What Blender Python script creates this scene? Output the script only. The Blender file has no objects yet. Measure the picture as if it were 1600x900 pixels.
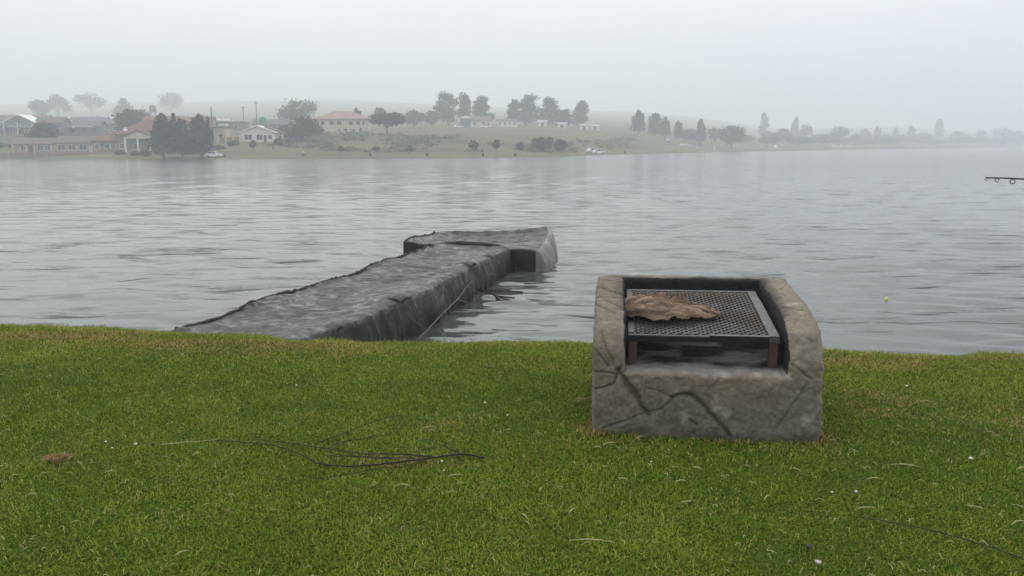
import bpy, bmesh, math, random
import numpy as np
from mathutils import Matrix, Vector, noise as mnoise

# ------------------------------------------------------------------ camera, sky, sun, exposure
scene = bpy.context.scene
COL = scene.collection
ZC = 2.75                                   # eye above the water; the lawn is 1.15 above it
cam_d = bpy.data.cameras.new('camera'); cam = bpy.data.objects.new('camera', cam_d); COL.objects.link(cam)
cam_d.sensor_width = 36; cam_d.lens = 36*1300/1600
cam_d.clip_start = .05; cam_d.clip_end = 12000
cam.matrix_world = Matrix.Translation((0, 0, ZC)) @ Matrix.Rotation(math.radians(90-9.62), 4, 'X') @ Matrix.Rotation(math.radians(-.233), 4, 'Z')
scene.camera = cam

SUN_EL, SUN_AZ = math.radians(58), math.radians(-25)      # azimuth from +Y (over the lake) towards +X
world = bpy.data.worlds.new('World'); scene.world = world; world.use_nodes = True
wn, wl = world.node_tree.nodes, world.node_tree.links
wn.clear()
w_out = wn.new('ShaderNodeOutputWorld'); w_bg = wn.new('ShaderNodeBackground')
w_sky = wn.new('ShaderNodeTexSky'); w_sky.sky_type = 'NISHITA'; w_sky.sun_disc = False
w_sky.sun_elevation = SUN_EL; w_sky.sun_rotation = SUN_AZ; w_sky.dust_density = 6; w_sky.air_density = 1.2
w_hs = wn.new('ShaderNodeHueSaturation'); w_hs.inputs['Saturation'].default_value = .35
w_tc = wn.new('ShaderNodeTexCoord'); w_sep = wn.new('ShaderNodeSeparateXYZ')
w_ramp = wn.new('ShaderNodeValToRGB')                     # overcast: brighter towards the zenith
w_ramp.color_ramp.elements[0].position = 0; w_ramp.color_ramp.elements[0].color = (5.35, 6.0, 6.6, 1)
w_ramp.color_ramp.elements[1].position = .75; w_ramp.color_ramp.elements[1].color = (9.9, 10.5, 11.1, 1)
_e = w_ramp.color_ramp.elements.new(.17); _e.color = (8.0, 8.2, 8.3, 1)
w_noise = wn.new('ShaderNodeTexNoise'); w_noise.inputs['Scale'].default_value = 1.6; w_noise.inputs['Detail'].default_value = 3
w_nr = wn.new('ShaderNodeMapRange'); w_nr.inputs['From Min'].default_value = .3; w_nr.inputs['From Max'].default_value = .7
w_nr.inputs['To Min'].default_value = .90; w_nr.inputs['To Max'].default_value = 1.10
w_mul = wn.new('ShaderNodeVectorMath'); w_mul.operation = 'SCALE'
w_mix = wn.new('ShaderNodeMix'); w_mix.data_type = 'RGBA'; w_mix.inputs['Factor'].default_value = .88
wl.new(w_sky.outputs[0], w_hs.inputs['Color']); wl.new(w_tc.outputs['Generated'], w_sep.inputs[0])
wl.new(w_sep.outputs['Z'], w_ramp.inputs[0]); wl.new(w_tc.outputs['Generated'], w_noise.inputs['Vector'])
wl.new(w_noise.outputs['Fac'], w_nr.inputs['Value'])
wl.new(w_ramp.outputs[0], w_mul.inputs[0]); wl.new(w_nr.outputs[0], w_mul.inputs['Scale'])
wl.new(w_hs.outputs[0], w_mix.inputs['A']); wl.new(w_mul.outputs[0], w_mix.inputs['B'])
wl.new(w_mix.outputs['Result'], w_bg.inputs['Color']); w_bg.inputs['Strength'].default_value = .1
wl.new(w_bg.outputs[0], w_out.inputs['Surface'])

sun_d = bpy.data.lights.new('sun', 'SUN'); sun_d.energy = .9; sun_d.angle = math.radians(110); sun_d.color = (1, .96, .9)
sun = bpy.data.objects.new('sun', sun_d); COL.objects.link(sun)
sdir = Vector((math.sin(SUN_AZ)*math.cos(SUN_EL), math.cos(SUN_AZ)*math.cos(SUN_EL), math.sin(SUN_EL)))
sun.rotation_euler = sdir.to_track_quat('Z', 'Y').to_euler()

vs = scene.view_settings
vs.view_transform = 'Standard'; vs.look = 'None'; vs.exposure = .48; vs.gamma = 1; vs.use_curve_mapping = False
scene.render.engine = 'CYCLES'
scene.cycles.volume_bounces = 2; scene.cycles.max_bounces = 8; scene.cycles.diffuse_bounces = 3
scene.cycles.use_denoising = True

R = math.radians
rng = np.random.default_rng(7)
random.seed(5)

# ------------------------------------------------------------------ helpers
def tag(o, label=None, cat=None, group=None, kind=None):
    if label: o['label'] = label
    if cat: o['category'] = cat
    if group: o['group'] = group
    if kind: o['kind'] = kind
    return o

def empty(name, loc, rz=0):
    o = bpy.data.objects.new(name, None); COL.objects.link(o)
    o.location = loc; o.rotation_euler = (0, 0, rz); o.empty_display_size = .2
    return o

def mesh_np(name, co, faces, mat, parent=None, attrs=None, smooth=True):
    """faces: (n,k) int array of one size, or list of lists"""
    me = bpy.data.meshes.new(name)
    co = np.asarray(co, np.float32)
    if isinstance(faces, np.ndarray):
        n, k = faces.shape
        me.vertices.add(len(co)); me.vertices.foreach_set('co', co.ravel())
        me.loops.add(n*k); me.loops.foreach_set('vertex_index', faces.astype(np.int32).ravel())
        me.polygons.add(n)
        me.polygons.foreach_set('loop_start', np.arange(0, n*k, k, dtype=np.int32))
        me.update(calc_edges=True)
    else:
        me.from_pydata([tuple(map(float, c)) for c in co], [], faces); me.update()
    if smooth: me.polygons.foreach_set('use_smooth', np.ones(len(me.polygons), bool))
    for an, (typ, dom, val) in (attrs or {}).items():
        a = me.attributes.new(an, typ, dom)
        a.data.foreach_set('color' if 'COLOR' in typ else 'value', np.asarray(val, np.float32).ravel())
    me.materials.append(mat)
    o = bpy.data.objects.new(name, me); COL.objects.link(o)
    if parent: o.parent = parent
    return o

class MB:
    def __init__(s): s.v, s.f = [], []
    def add(s, v, f):
        b = len(s.v); s.v += [tuple(p) for p in v]; s.f += [[i+b for i in q] for q in f]; return s
    def box(s, x0, x1, y0, y1, z0, z1, M=None):
        v = [Vector((x, y, z)) for z in (z0, z1) for x, y in ((x0, y0), (x1, y0), (x1, y1), (x0, y1))]
        if M: v = [M @ p for p in v]
        return s.add(v, [(0, 3, 2, 1), (4, 5, 6, 7), (0, 1, 5, 4), (1, 2, 6, 5), (2, 3, 7, 6), (3, 0, 4, 7)])
    def prism(s, poly, a0, a1, axis='x'):
        """poly of (u,w): axis x -> (y,z) extruded along x; axis y -> (x,z) along y; axis z -> (x,y) along z"""
        n = len(poly)
        mk = {'x': lambda u, w, a: (a, u, w), 'y': lambda u, w, a: (u, a, w), 'z': lambda u, w, a: (u, w, a)}[axis]
        v = [mk(u, w, a0) for u, w in poly]+[mk(u, w, a1) for u, w in poly]
        f = [list(range(n))[::-1], [i+n for i in range(n)]]+[(i, (i+1) % n, (i+1) % n+n, i+n) for i in range(n)]
        return s.add(v, f)
    def tube(s, pts, rad, n=6, cap=True):
        pts = [Vector(p) for p in pts]; m = len(pts)
        if not hasattr(rad, '__len__'): rad = [rad]*m
        v = []
        for i, p in enumerate(pts):
            t = (pts[min(i+1, m-1)]-pts[max(i-1, 0)]).normalized()
            a = t.cross(Vector((0, 0, 1)) if abs(t.z) < .9 else Vector((1, 0, 0))).normalized(); b = t.cross(a)
            v += [p+rad[i]*(math.cos(2*math.pi*k/n)*a+math.sin(2*math.pi*k/n)*b) for k in range(n)]
        f = [(i*n+k, i*n+(k+1) % n, (i+1)*n+(k+1) % n, (i+1)*n+k) for i in range(m-1) for k in range(n)]
        if cap: f += [list(range(n))[::-1], [(m-1)*n+k for k in range(n)]]
        return s.add(v, f)
    def build(s, name, mat, parent=None, smooth=False, bevel=0):
        bm = bmesh.new()
        vs_ = [bm.verts.new(p) for p in s.v]
        for q in s.f:
            try: bm.faces.new([vs_[i] for i in q])
            except ValueError: pass
        bmesh.ops.recalc_face_normals(bm, faces=bm.faces)
        if bevel: bmesh.ops.bevel(bm, geom=list(bm.edges), offset=bevel, segments=2, affect='EDGES', profile=.6)
        me = bpy.data.meshes.new(name); bm.to_mesh(me); bm.free()
        if smooth: me.polygons.foreach_set('use_smooth', [True]*len(me.polygons))
        me.materials.append(mat)
        o = bpy.data.objects.new(name, me); COL.objects.link(o)
        if parent: o.parent = parent
        return o

def copy_tree(o, parent=None):
    c = o.copy(); COL.objects.link(c)
    if parent: c.parent = parent
    for ch in o.children: copy_tree(ch, c)
    return c

def hash3(i, j, k, seed):
    h = (i*374761393+j*668265263+k*2147483647+seed*144269504) & 0xffffffff
    h = ((h ^ (h >> 13))*1274126177) & 0xffffffff
    return ((h ^ (h >> 16)) & 0xffff)/65535.
def vnoise(x, y, z=0., seed=0):
    x, y, z = np.broadcast_arrays(np.asarray(x, float), np.asarray(y, float), np.asarray(z, float))
    i, j, k = (np.floor(a).astype(np.int64) for a in (x, y, z))
    fx, fy, fz = x-i, y-j, z-k
    fx, fy, fz = (a*a*(3-2*a) for a in (fx, fy, fz))
    r = 0
    for a in (0, 1):
        for b in (0, 1):
            for c in (0, 1):
                r = r+hash3(i+a, j+b, k+c, seed)*(fx if a else 1-fx)*(fy if b else 1-fy)*(fz if c else 1-fz)
    return r*2-1
def fbm(x, y, z=0., seed=0, oct=4):
    return sum(vnoise(np.asarray(x)*2**o, np.asarray(y)*2**o, np.asarray(z)*2**o, seed+o)/2**o for o in range(oct))/1.9

def mat(name, color, rough=.85, var=.25, scale=3., bump=0., bscale=None, spec=.3, metal=0., attr=None, translucent=0., tint=None):
    m = bpy.data.materials.new(name); m.use_nodes = True
    n, l = m.node_tree.nodes, m.node_tree.links
    p = n['Principled BSDF']; p.inputs['Roughness'].default_value = rough
    p.inputs['Specular IOR Level'].default_value = spec; p.inputs['Metallic'].default_value = metal
    tc = n.new('ShaderNodeTexCoord')
    no = n.new('ShaderNodeTexNoise'); no.inputs['Scale'].default_value = scale; no.inputs['Detail'].default_value = 6
    no.inputs['Roughness'].default_value = .62
    l.new(tc.outputs['Object'], no.inputs['Vector'])
    mr = n.new('ShaderNodeMapRange'); mr.inputs['From Min'].default_value = .3; mr.inputs['From Max'].default_value = .7
    mr.inputs['To Min'].default_value = 1-var; mr.inputs['To Max'].default_value = 1+var
    l.new(no.outputs['Fac'], mr.inputs['Value'])
    sc = n.new('ShaderNodeVectorMath'); sc.operation = 'SCALE'; l.new(mr.outputs[0], sc.inputs['Scale'])
    if attr:
        at = n.new('ShaderNodeAttribute'); at.attribute_name = attr; l.new(at.outputs['Color'], sc.inputs[0])
    else:
        sc.inputs[0].default_value = color
    src = sc.outputs[0]
    if tint:
        n2 = n.new('ShaderNodeTexNoise'); n2.inputs['Scale'].default_value = scale*.31; n2.inputs['Detail'].default_value = 4
        l.new(tc.outputs['Object'], n2.inputs['Vector'])
        r2 = n.new('ShaderNodeMapRange'); r2.inputs['From Min'].default_value = .45; r2.inputs['From Max'].default_value = .62
        l.new(n2.outputs['Fac'], r2.inputs['Value'])
        mx = n.new('ShaderNodeMix'); mx.data_type = 'RGBA'; mx.inputs['B'].default_value = (*tint, 1)
        l.new(r2.outputs[0], mx.inputs['Factor']); l.new(src, mx.inputs['A']); src = mx.outputs['Result']
    l.new(src, p.inputs['Base Color'])
    if bump:
        nb = n.new('ShaderNodeTexNoise'); nb.inputs['Scale'].default_value = bscale or scale*4; nb.inputs['Detail'].default_value = 8
        l.new(tc.outputs['Object'], nb.inputs['Vector'])
        bp = n.new('ShaderNodeBump'); bp.inputs['Strength'].default_value = .6; bp.inputs['Distance'].default_value = bump
        l.new(nb.outputs['Fac'], bp.inputs['Height']); l.new(bp.outputs[0], p.inputs['Normal'])
    if translucent:
        out = n['Material Output']; tr = n.new('ShaderNodeBsdfTranslucent'); ms = n.new('ShaderNodeMixShader')
        ms.inputs[0].default_value = translucent; l.new(src, tr.inputs['Color'])
        l.new(p.outputs[0], ms.inputs[1]); l.new(tr.outputs[0], ms.inputs[2]); l.new(ms.outputs[0], out.inputs['Surface'])
    return m

M = {}
M['soil'] = mat('lawn_soil', (.045, .058, .008), .95, .5, 30, .01, 120, spec=0.)
M['blade'] = mat('grass_blade', None, .65, .10, 2, attr='tint', translucent=.25, spec=.08)
M['concrete'] = mat('braai_concrete', None, .9, .16, 20, .008, 60, spec=.2, attr='tint')
M['iron'] = mat('black_iron', (.018, .018, .019), .6, .35, 20, .002, 200, spec=.2)
M['iron_worn'] = mat('worn_iron', (.085, .080, .076), .5, .4, 12, .002, 200, spec=.35)
M['mesh_iron'] = mat('mesh_iron', (.115, .108, .10), .5, .4, 9, .002, 200, spec=.5, tint=(.085, .062, .046))
M['rust'] = mat('red_brown_iron', (.062, .032, .027), .6, .3, 20, .002, 200, spec=.4)
M['dry'] = mat('dried_leaf', None, .8, .3, 22, .004, 120, spec=.25, attr='tint')
M['straw'] = mat('straw', (.36, .33, .16), .8, .2, 20)
M['strawbrown'] = mat('brown_straw', (.28, .17, .08), .85, .3, 30)
M['bark'] = mat('dark_bark', (.022, .018, .018), .8, .35, 40)
M['twig'] = mat('pale_twig', (.12, .108, .09), .8, .3, 30)
M['whitebit'] = mat('white_scrap', (.55, .54, .48), .7, .15, 30)
M['stone_dark'] = mat('dark_stone', (.04, .038, .034), .8, .3, 40, .004)
M['stone_pale'] = mat('pale_stone', (.42, .40, .35), .85, .2, 40, .004)
M['yellow'] = mat('float_yellow', (.62, .66, .12), .5, .05, 5)
M['carbon'] = mat('rod_carbon', (.012, .012, .014), .35, .2, 30, spec=.5)
M['cork'] = mat('cork', (.32, .2, .1), .85, .3, 60)
M['chrome'] = mat('guide_metal', (.12, .12, .13), .3, .1, 10, metal=.8)
def fabric_mat():
    m = mat('jetty_fabric', None, .5, .34, 5, .010, 13, spec=.22, attr='tint'); n, l = m.node_tree.nodes, m.node_tree.links; p = n['Principled BSDF']
    src = p.inputs['Base Color'].links[0].from_socket; at = n.new('ShaderNodeAttribute'); at.attribute_name = 'tint'; tc = n.new('ShaderNodeTexCoord')
    mp = n.new('ShaderNodeMapping'); mp.inputs['Scale'].default_value = (1, 1.3, 1); l.new(tc.outputs['Object'], mp.inputs[0])
    a = n.new('ShaderNodeTexNoise'); a.inputs['Scale'].default_value = 2.8; a.inputs['Detail'].default_value = 7; a.inputs['Roughness'].default_value = .7; a.inputs['Distortion'].default_value = 1.2; l.new(mp.outputs[0], a.inputs['Vector'])
    r = n.new('ShaderNodeMapRange'); r.inputs['From Min'].default_value = .55; r.inputs['From Max'].default_value = .61; l.new(a.outputs['Fac'], r.inputs['Value'])
    mu = n.new('ShaderNodeMath'); mu.operation = 'MULTIPLY'; l.new(r.outputs[0], mu.inputs[0]); l.new(at.outputs['Alpha'], mu.inputs[1])
    mx = n.new('ShaderNodeMix'); mx.data_type = 'RGBA'; mx.inputs['B'].default_value = (.25, .25, .245, 1); l.new(mu.outputs[0], mx.inputs['Factor']); l.new(src, mx.inputs['A']); l.new(mx.outputs['Result'], p.inputs['Base Color'])  # pale crust and wet glints painted into the colour
    rg_ = n.new('ShaderNodeMapRange'); rg_.inputs['From Min'].default_value = .38; rg_.inputs['From Max'].default_value = .6; rg_.inputs['To Min'].default_value = .22; rg_.inputs['To Max'].default_value = .7
    l.new(a.outputs['Fac'], rg_.inputs['Value']); l.new(rg_.outputs[0], p.inputs['Roughness'])      # wet and dry patches
    return m
M['fabric'] = fabric_mat()
M['rubber'] = mat('fabric_hem', (.022, .022, .023), .7, .3, 10, .006, 40)
M['rope'] = mat('rope', (.24, .22, .19), .85, .25, 40)

# ------------------------------------------------------------------ near lawn (structure)
CX = [-60, -12, -4.79, -3.5, -2.84, -1.64, -.54, -.11, .54, 2.53, 3.04, 3.4, 4.03, 9, 60]
CY = [14, 9.2, 7.63, 7.43, 7.22, 6.95, 6.85, 6.95, 6.87, 6.55, 6.41, 6.32, 6.37, 6.0, 3.0]
def crest(x): return np.interp(x, CX, CY)+.035*vnoise(np.asarray(x)*2.1, 3.3, 0, 4)
def lawn_z(x, y):
    t = np.maximum(y-crest(x)+.28, 0)
    drop = np.where(t < .9, .55*t*t, .55*.81+.99*(t-.9))
    return 1.15+.018*vnoise(np.asarray(x)*.9, np.asarray(y)*.9, 0, 9)+.006*vnoise(np.asarray(x)*4, np.asarray(y)*4, 0, 10)-drop
gx = np.unique(np.concatenate([np.linspace(-60, -8, 27), np.linspace(-8, 8, 161), np.linspace(8, 60, 27)]))
gt = np.unique(np.concatenate([np.linspace(-60, -8, 20), np.linspace(-8, -1, 60), np.linspace(-1, 2.6, 60)]))
XX, TT = np.meshgrid(gx, gt); YY = crest(XX)+TT
nx, ny = len(gx), len(gt)
idx = np.arange(nx*ny).reshape(ny, nx)
quads = lambda I: np.stack([I[:-1, :-1], I[:-1, 1:], I[1:, 1:], I[1:, :-1]], -1).reshape(-1, 4)
lawn = mesh_np('lawn', np.stack([XX, YY, lawn_z(XX, YY)], -1).reshape(-1, 3), quads(idx), M['soil'])
tag(lawn, 'short green mown lawn sloping to the lake edge', 'lawn', kind='structure')

# ------------------------------------------------------------------ lake water
def water_mat():
    m = bpy.data.materials.new('lake_water'); m.use_nodes = True
    n, l = m.node_tree.nodes, m.node_tree.links; p = n['Principled BSDF']
    p.inputs['Base Color'].default_value = (.044, .051, .050, 1); p.inputs['Roughness'].default_value = .07
    p.inputs['IOR'].default_value = 1.333; p.inputs['Specular IOR Level'].default_value = .34
    tc = n.new('ShaderNodeTexCoord'); mp = n.new('ShaderNodeMapping'); mp.inputs['Scale'].default_value = (1.3, 3.2, 1)
    mp.inputs['Rotation'].default_value = (0, 0, R(9))
    no = n.new('ShaderNodeTexNoise'); no.inputs['Scale'].default_value = 1.5; no.inputs['Detail'].default_value = 4; no.inputs['Roughness'].default_value = .5
    bp = n.new('ShaderNodeBump'); bp.inputs['Strength'].default_value = .6; bp.inputs['Distance'].default_value = .011
    l.new(tc.outputs['Object'], mp.inputs[0]); l.new(mp.outputs[0], no.inputs['Vector'])
    m2 = n.new('ShaderNodeMapping'); m2.inputs['Scale'].default_value = (.42, 1.5, 1); n2 = n.new('ShaderNodeTexNoise'); n2.inputs['Scale'].default_value = 1; n2.inputs['Detail'].default_value = 2
    l.new(tc.outputs['Object'], m2.inputs[0]); l.new(m2.outputs[0], n2.inputs['Vector'])
    r2 = n.new('ShaderNodeMapRange'); r2.inputs['From Min'].default_value = .60; r2.inputs['From Max'].default_value = .80; l.new(n2.outputs['Fac'], r2.inputs['Value'])
    b2 = n.new('ShaderNodeBump'); b2.inputs['Strength'].default_value = 1; b2.inputs['Distance'].default_value = .11
    l.new(r2.outputs[0], b2.inputs['Height']); l.new(b2.outputs[0], bp.inputs['Normal'])
    l.new(no.outputs['Fac'], bp.inputs['Height']); l.new(bp.outputs[0], p.inputs['Normal'])
    ln = n.new('ShaderNodeVectorMath'); ln.operation = 'LENGTH'; l.new(tc.outputs['Object'], ln.inputs[0])      # open water is ruffled by wind, the lee of the bank smoother
    rr_ = n.new('ShaderNodeMapRange'); rr_.inputs['From Min'].default_value = 14; rr_.inputs['From Max'].default_value = 130
    rr_.inputs['To Min'].default_value = .07; rr_.inputs['To Max'].default_value = .17
    l.new(ln.outputs['Value'], rr_.inputs['Value']); l.new(rr_.outputs[0], p.inputs['Roughness'])
    return m
na, nr_ = 470, 800
u = np.linspace(-1, 1, na); ang = R(36)*u+R(34)*u**9
rad = 6.2*np.exp(np.linspace(0, math.log(1500/6.2), nr_))
rad = np.concatenate([6.2*np.exp(np.linspace(0, math.log(260/6.2), nr_-40))[:-1], 260*np.exp(np.linspace(0, math.log(1500/260), 41))])
AA, RR = np.meshgrid(ang, rad); wx, wy = RR*np.sin(AA), RR*np.cos(AA)
sp = np.maximum(np.gradient(rad)[:, None], RR*np.gradient(ang)[None, :]*1.0)
wz = np.zeros_like(wx)
env = .65+.5*fbm(wx*.09, wy*.05, 0, 31, 3)
env2 = .7+.6*vnoise(wx*.5, wy*.22, 0, 37)
for q in range(54):
    lam = .42*(5.2**rng.random()); th = rng.normal(0, .33)+R(10); kk = 2*math.pi/lam
    ph = rng.random()*7
    amp = .0025*lam**.8
    w = np.clip((lam/sp-2.2)/2.5, 0, 1)
    wz += amp*w*np.sin(kk*(wx*math.sin(th)+wy*math.cos(th))+ph+1.2*vnoise(wx*.35, wy*.35, 0, 50+q % 5))*(env2 if q % 2 else env)
for sc_, hh, sd in ((1.0, .034, 91), (1.9, .018, 92), (.5, .034, 93)):      # short steep wavelets, here and there
    w = np.clip((.55/sc_/sp-2)/3, 0, 1); n_ = vnoise(wx*.85*sc_+.6*vnoise(wx*.3, wy*.3, 0, 95), wy*2.7*sc_+.5*vnoise(wx*.4, wy*.4, 0, 96), 0, sd)
    wz += hh*w*np.clip((n_-.38)/.62, 0, 1)**1.4
water = mesh_np('lake_water', np.stack([wx, wy, wz], -1).reshape(-1, 3), quads(np.arange(wx.size).reshape(wx.shape)), water_mat())
tag(water, 'grey rippled lake water under mist', 'lake', kind='structure')

# ------------------------------------------------------------------ far shore terrain (structure)
def yh(px): return 233-6.5*px/1600
FARX = [950, 1000, 1100, 1200, 1400, 1600, 2300]; FARS = [1, 1.08, 1.10, 1.14, 1.23, 1.43, 1.5]
def dd(px, D): return float(D*np.interp(px, FARX, FARS))
PROF = {-900: [(300, 247), (330, 240), (400, 215), (900, 195), (1700, 188)],
        0: [(238, 248), (250, 243.5), (268, 226), (290, 211), (350, 199), (500, 193), (900, 181), (1600, 166)],
        200: [(223, 248), (235, 240), (260, 232), (300, 215), (400, 199), (500, 193), (900, 180), (1600, 163)],
        400: [(217, 247.5), (235, 241), (262, 223), (300, 212), (400, 199), (900, 179), (1600, 160)],
        540: [(211, 247.2), (235, 240.5), (250, 236.5), (275, 219), (290, 210.5), (320, 208), (420, 200), (900, 178), (1600, 158)],
        700: [(210, 246.5), (240, 240), (260, 233), (290, 214), (390, 201.5), (450, 197.5), (900, 180), (1600, 166)],
        850: [(220, 245), (255, 239), (275, 233), (310, 214), (400, 200.5), (470, 196.5), (900, 183), (1600, 173)],
        1000: [(286, 240.5), (310, 236.5), (340, 232), (370, 217), (450, 207), (900, 189), (1600, 177)],
        1100: [(340, 238), (380, 234.5), (420, 231), (450, 223), (900, 199), (1600, 187)],
        1200: [(397, 236), (450, 232), (500, 229.5), (900, 211), (1600, 201)],
        1400: [(511, 233), (560, 230), (650, 227), (900, 217), (1600, 200)],
        1600: [(715, 230), (760, 228), (850, 225), (1000, 217), (1600, 208)],
        2300: [(1150, 229), (1180, 226), (1300, 222), (1400, 216), (2000, 212)]}
PROF = {k: [(dd(k, a), b) for a, b in v[:-1]]+[(max(1700, dd(k, v[-2][0])*1.25), v[-1][1])] for k, v in PROF.items()}
PK = sorted(PROF)
def prof_z(pk, D):
    pr = PROF[pk]; S = pr[0][0]
    ds = [S-16]+[S]+[a for a, b in pr[1:]]; zs = [-1.4, -.02]+[ZC+(yh(pk)-b)*a/1300 for a, b in pr[1:]]
    dl = ds[-1]
    return np.interp(D, ds+[dl+700, dl+1500], zs+[zs[-1]*1.0, zs[-1]*.7])
def terr_z(x, y):
    x, y = np.asarray(x, float), np.asarray(y, float)
    px = 800+1300*x/np.maximum(y, 1)
    Z = np.stack([prof_z(k, y) for k in PK]); i = np.clip(np.searchsorted(PK, px)-1, 0, len(PK)-2)
    P = np.array(PK); t = np.clip((px-P[i])/(P[i+1]-P[i]), 0, 1)
    # shift distances with the shore so that the profiles blend shore to shore
    S = np.array([PROF[k][0][0] for k in PK]); s = S[i]*(1-t)+S[i+1]*t
    za = np.zeros_like(x); 
    for a in range(len(PK)-1):
        m_ = i == a
        if not np.any(m_): continue
        yy, tt, ss = y[m_], t[m_], s[m_]
        z0 = prof_z(PK[a], yy-ss+S[a]); z1 = prof_z(PK[a+1], yy-ss+S[a+1])
        za[m_] = z0*(1-tt)+z1*tt
    bump = np.clip((y-s)/40, 0, 1)
    return za+bump*(.5*fbm(x*.05, y*.05, 0, 70, 4))
pxs = np.concatenate([np.linspace(-900, -60, 40), np.linspace(-40, 1700, 300), np.linspace(1720, 2300, 30)])
shr = np.interp(pxs, PK, [PROF[k][0][0] for k in PK])
off = np.concatenate([[-16, -8], np.linspace(-3, 20, 28), np.linspace(22, 120, 60), np.linspace(125, 300, 40), np.geomspace(310, 3600, 50)])
TY = shr[None, :]+off[:, None]+2.5*vnoise(pxs/40., 1.7, 0, 3)[None, :]*np.clip(1-np.abs(off[:, None])/30, 0, 1)
TX = (pxs[None, :]-800)/1300*TY
TZ = terr_z(TX.ravel(), TY.ravel()).reshape(TX.shape)
def terrain_mat():
    m = bpy.data.materials.new('far_grass'); m.use_nodes = True
    n, l = m.node_tree.nodes, m.node_tree.links; p = n['Principled BSDF']; p.inputs['Roughness'].default_value = .95
    p.inputs['Specular IOR Level'].default_value = .1
    tc = n.new('ShaderNodeTexCoord'); mp = n.new('ShaderNodeMapping'); mp.inputs['Scale'].default_value = (.35, 1, 1)
    no = n.new('ShaderNodeTexNoise'); no.inputs['Scale'].default_value = .07; no.inputs['Detail'].default_value = 8; no.inputs['Roughness'].default_value = .65
    l.new(tc.outputs['Object'], mp.inputs[0]); l.new(mp.outputs[0], no.inputs['Vector'])
    rp = n.new('ShaderNodeValToRGB'); e = rp.color_ramp.elements
    e[0].position = .32; e[0].color = (.055, .064, .030, 1); e[1].position = .7; e[1].color = (.17, .148, .080, 1)
    k = e.new(.5); k.color = (.108, .107, .052, 1)
    l.new(no.outputs['Fac'], rp.inputs[0]); l.new(rp.outputs[0], p.inputs['Base Color'])
    return m
far = mesh_np('far_shore', np.stack([TX, TY, TZ], -1).reshape(-1, 3), quads(np.arange(TX.size).reshape(TX.shape)), terrain_mat())
tag(far, 'grassy far shore rising to a hill lost in fog', 'shore', kind='structure')

def spot(px, D):
    D = float(dd(px, D))
    x = (px-800)/1300*D
    return Vector((x, D, float(terr_z(np.array([x]), np.array([D]))[0])))

# ------------------------------------------------------------------ trees
def leafmat(name, c): return mat(name, c, .9, .35, .35, spec=.1, translucent=.15)
M['conifer'] = leafmat('conifer_needles', (.020, .034, .022))
M['leaf_dark'] = leafmat('dark_leaves', (.026, .042, .022))
M['leaf_mid'] = leafmat('mid_leaves', (.040, .060, .028))
M['leaf_grey'] = leafmat('gum_leaves', (.050, .062, .040))
M['leaf_scrub'] = leafmat('scrub_leaves', (.14, .15, .07))
M['trunk'] = mat('tree_bark', (.06, .05, .042), .9, .3, 2)

def cards(P, Nrm, size, rg, aspect=1.4):
    n = len(P); d = Nrm+rg.normal(0, .7, (n, 3)); d /= np.linalg.norm(d, axis=1, keepdims=True)+1e-9
    a = np.cross(d, rg.normal(0, 1, (n, 3))); a /= np.linalg.norm(a, axis=1, keepdims=True)+1e-9; b = np.cross(d, a)
    s = (size*(.6+.8*rg.random(n)))[:, None]
    co = np.stack([P-a*s*.5, P-b*s*aspect*.35+a*0, P+a*s*.5, P+b*s*aspect*.6], 1).reshape(-1, 3)
    return co, np.arange(4*n).reshape(-1, 4)

def lobed(lobes, n, size, seed):
    rg = np.random.default_rng(seed); w = np.array([l[3]*l[4]*l[5] for l in lobes])**.66; w /= w.sum()
    Ps, Ns = [], []
    for l, k in zip(lobes, (w*n).astype(int)):
        d = rg.normal(0, 1, (k, 3)); d /= np.linalg.norm(d, axis=1, keepdims=True)
        r = rg.random(k)**.38*(1+.42*vnoise(d[:, 0]*2.3+l[0], d[:, 1]*2.3+l[1], d[:, 2]*2.3, seed))
        p = d*r[:, None]*np.array(l[3:6])
        keep = vnoise((p[:, 0]+l[0])*1.1, (p[:, 1]+l[1])*1.1, (p[:, 2]+l[2])*1.1, seed+5) > -.30
        Ps.append((p+np.array(l[:3]))[keep]); Ns.append(d[keep])
    P = np.concatenate(Ps); return cards(P, np.concatenate(Ns)+[0, 0, .4], size, rg)

def conifer_pts(h, r, n, size, seed, spires=5, base=.1):
    rg = np.random.default_rng(seed); P, N = [], []
    def cone(cx, cy, z0, z1, rr, k):
        t = rg.random(k)**.75; z = z0+(z1-z0)*t
        prof = rr*(1-t)**.62*(1+.22*np.sin(z*3.1+cx*3))+.1*(1-t)
        a = rg.random(k)*6.283; q = rg.random(k)**.45*(1+.25*vnoise(a*2, z*.8, cx, seed))
        P.append(np.stack([cx+prof*q*np.cos(a), cy+prof*q*np.sin(a), z+.1*prof*q], 1))
        N.append(np.stack([np.cos(a), np.sin(a), .5+0*a], 1))
    cone(0, 0, h*base, h*.97, r, int(n*.58))
    for i in range(spires):
        a = 6.283*i/spires+rg.random(); q = r*(.3+.45*rg.random()); hh = h*(.72+.26*rg.random())
        cone(q*math.cos(a), q*math.sin(a), h*(base+.05), hh, r*.46, int(n*.42/spires))
    return cards(np.concatenate(P), np.concatenate(N), size, rg, 1.9)

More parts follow.
